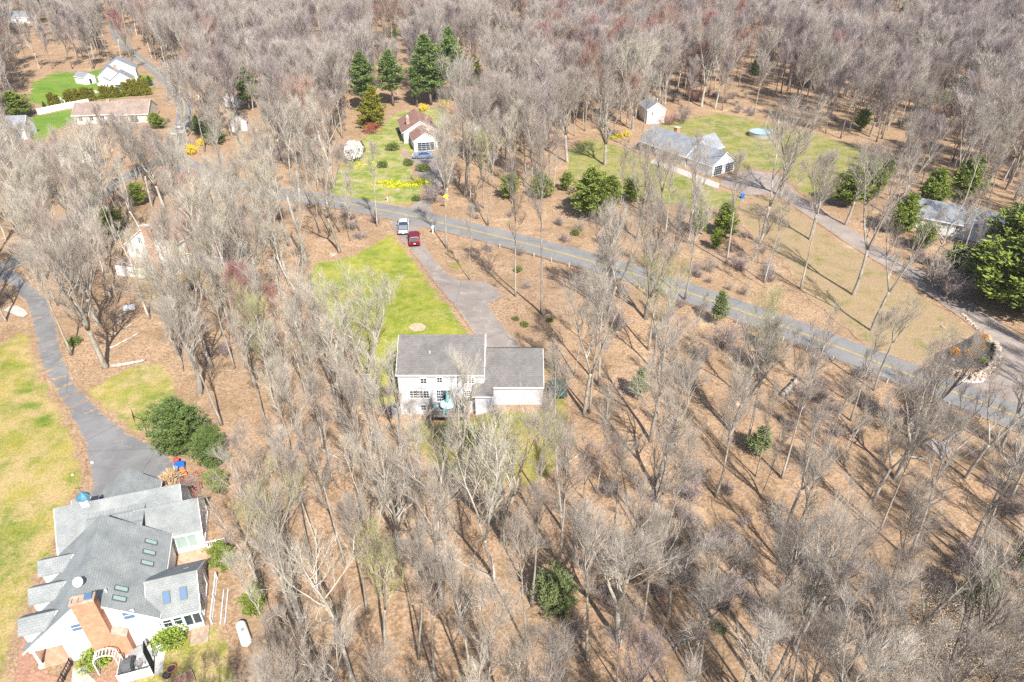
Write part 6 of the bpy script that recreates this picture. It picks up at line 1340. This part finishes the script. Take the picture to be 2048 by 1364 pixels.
for (x, y), od1 in zip(cs, open_dist(np.array(cs))):
    if od1 < .5 or any(math.hypot(x - kx, y - ky) < kr * .7 for kx, ky, kr in KEEP): continue
    a_ = rg.uniform(0, 6.28); L = rg.uniform(.8, 3.2); z = hz(x, y) + .05; p1 = Vector((x, y, z)); d_ = Vector((math.cos(a_), math.sin(a_), 0)); p2 = p1 + d_ * L * .5 + Vector((-d_.y, d_.x, .1)) * rg.uniform(-.3, .3); p3 = p1 + d_ * L; p3.z = hz(p3.x, p3.y) + .06
    r_ = rg.uniform(.02, .055); sk.tube([p1, p2, p3], [r_, r_ * .8, r_ * .3], 4, False)
tag(sk.build('fallen_sticks', M['bark']), 'fallen sticks and branches strewn over the leaf litter', kind='stuff')
# fallen logs and branches
rg = random.Random(5)
LOGS = [((222, 735), (292, 722), .28, 'pale', 'thick pale log lying at the edge of the leaves left of the pine'), ((228, 672), (268, 650), .13, 'pale', 'long pale pole on the brown leaves beside the left trunks'), ((222, 700), (284, 668), .16, 'pale', 'crooked fallen branch left of the central wood'), ((236, 636), (256, 626), .2, 'grey', 'short cut log, upper one by the white tarp'), ((240, 648), (257, 639), .2, 'grey', 'short cut log, lower one by the white tarp'), ((1632, 1170), (1660, 1142), .16, 'pale', 'peeled white branch on the leaves in the lower right wood'), ((1345, 1305), (1440, 1222), .13, 'grey', 'long fallen trunk between the front right trees'), ((1802, 915), (1846, 922), .14, 'pale', 'curved white branch beside the upright boulder'), ((1565, 800), (1590, 765), .42, 'grey', 'thick pale stump log below the road'), ((870, 1100), (990, 1165), .13, 'grey', 'thin fallen trunk crossing the leaves in the front middle'), ((1870, 905), (1920, 865), .3, 'grey', 'mossy fallen trunk right of the big boulders'), ((1120, 940), (1165, 905), .1, 'pale', 'short pale stick right of the back lawn'), ((640, 900), (690, 930), .15, 'grey', 'fallen limb on the leaves left of the back lawn'), ((1450, 1150), (1500, 1120), .12, 'pale', 'pale stick on the leaves in the right wood')]
for (a, b, r_, mt, lab) in LOGS:
    p = Vector((*GT(*a), 0)); q = Vector((*GT(*b), 0)); m = MB(); pts = []
    for k in range(7):
        c = p.lerp(q, k / 6); s_ = (q - p).cross(Vector((0, 0, 1))).normalized() * rg.uniform(-.06, .06) * (q - p).length * .5; c = c + s_; pts.append(Vector((c.x - p.x, c.y - p.y, hz(c.x, c.y) + r_ * .7)))
    m.tube(pts, [r_ * (1 - .06 * k) for k in range(7)], 8)
    for k in range(3): o1 = pts[rg.randrange(2, 6)]; m.tube([o1, o1 + Vector((rg.uniform(-.8, .8), rg.uniform(-.8, .8), rg.uniform(.1, .5)))], [r_ * .3, .01], 5)
    at('fallen_log', p, m, M['bark_pale' if mt == 'pale' else 'bark'], lab, 'log', z=0, smooth=True)
p = GT(260, 620); m = MB(); m.box(-.9, .9, -.5, .5, 0, .7); at('covered_pile', p, m, M['trim'], 'small pile under a white tarp among the left trees', 'tarp pile', rz=.4, bevel=.2)

# ---------------------------------------------------------------- the air
m, t, b = newmat('air'); t.nodes.remove(b); pv = t.nodes.new('ShaderNodeVolumePrincipled'); pv.inputs['Color'].default_value = (0.90, 0.90, 0.91, 1); pv.inputs['Density'].default_value = 0.00013; pv.inputs['Anisotropy'].default_value = 0.2
t.links.new(pv.outputs[0], t.nodes['Material Output'].inputs['Volume'])
mb = MB(); mb.box(-4100, 4100, -4100, 5100, -3, 60); tag(mb.build('haze', m), 'thin haze over the far wood', kind='stuff')
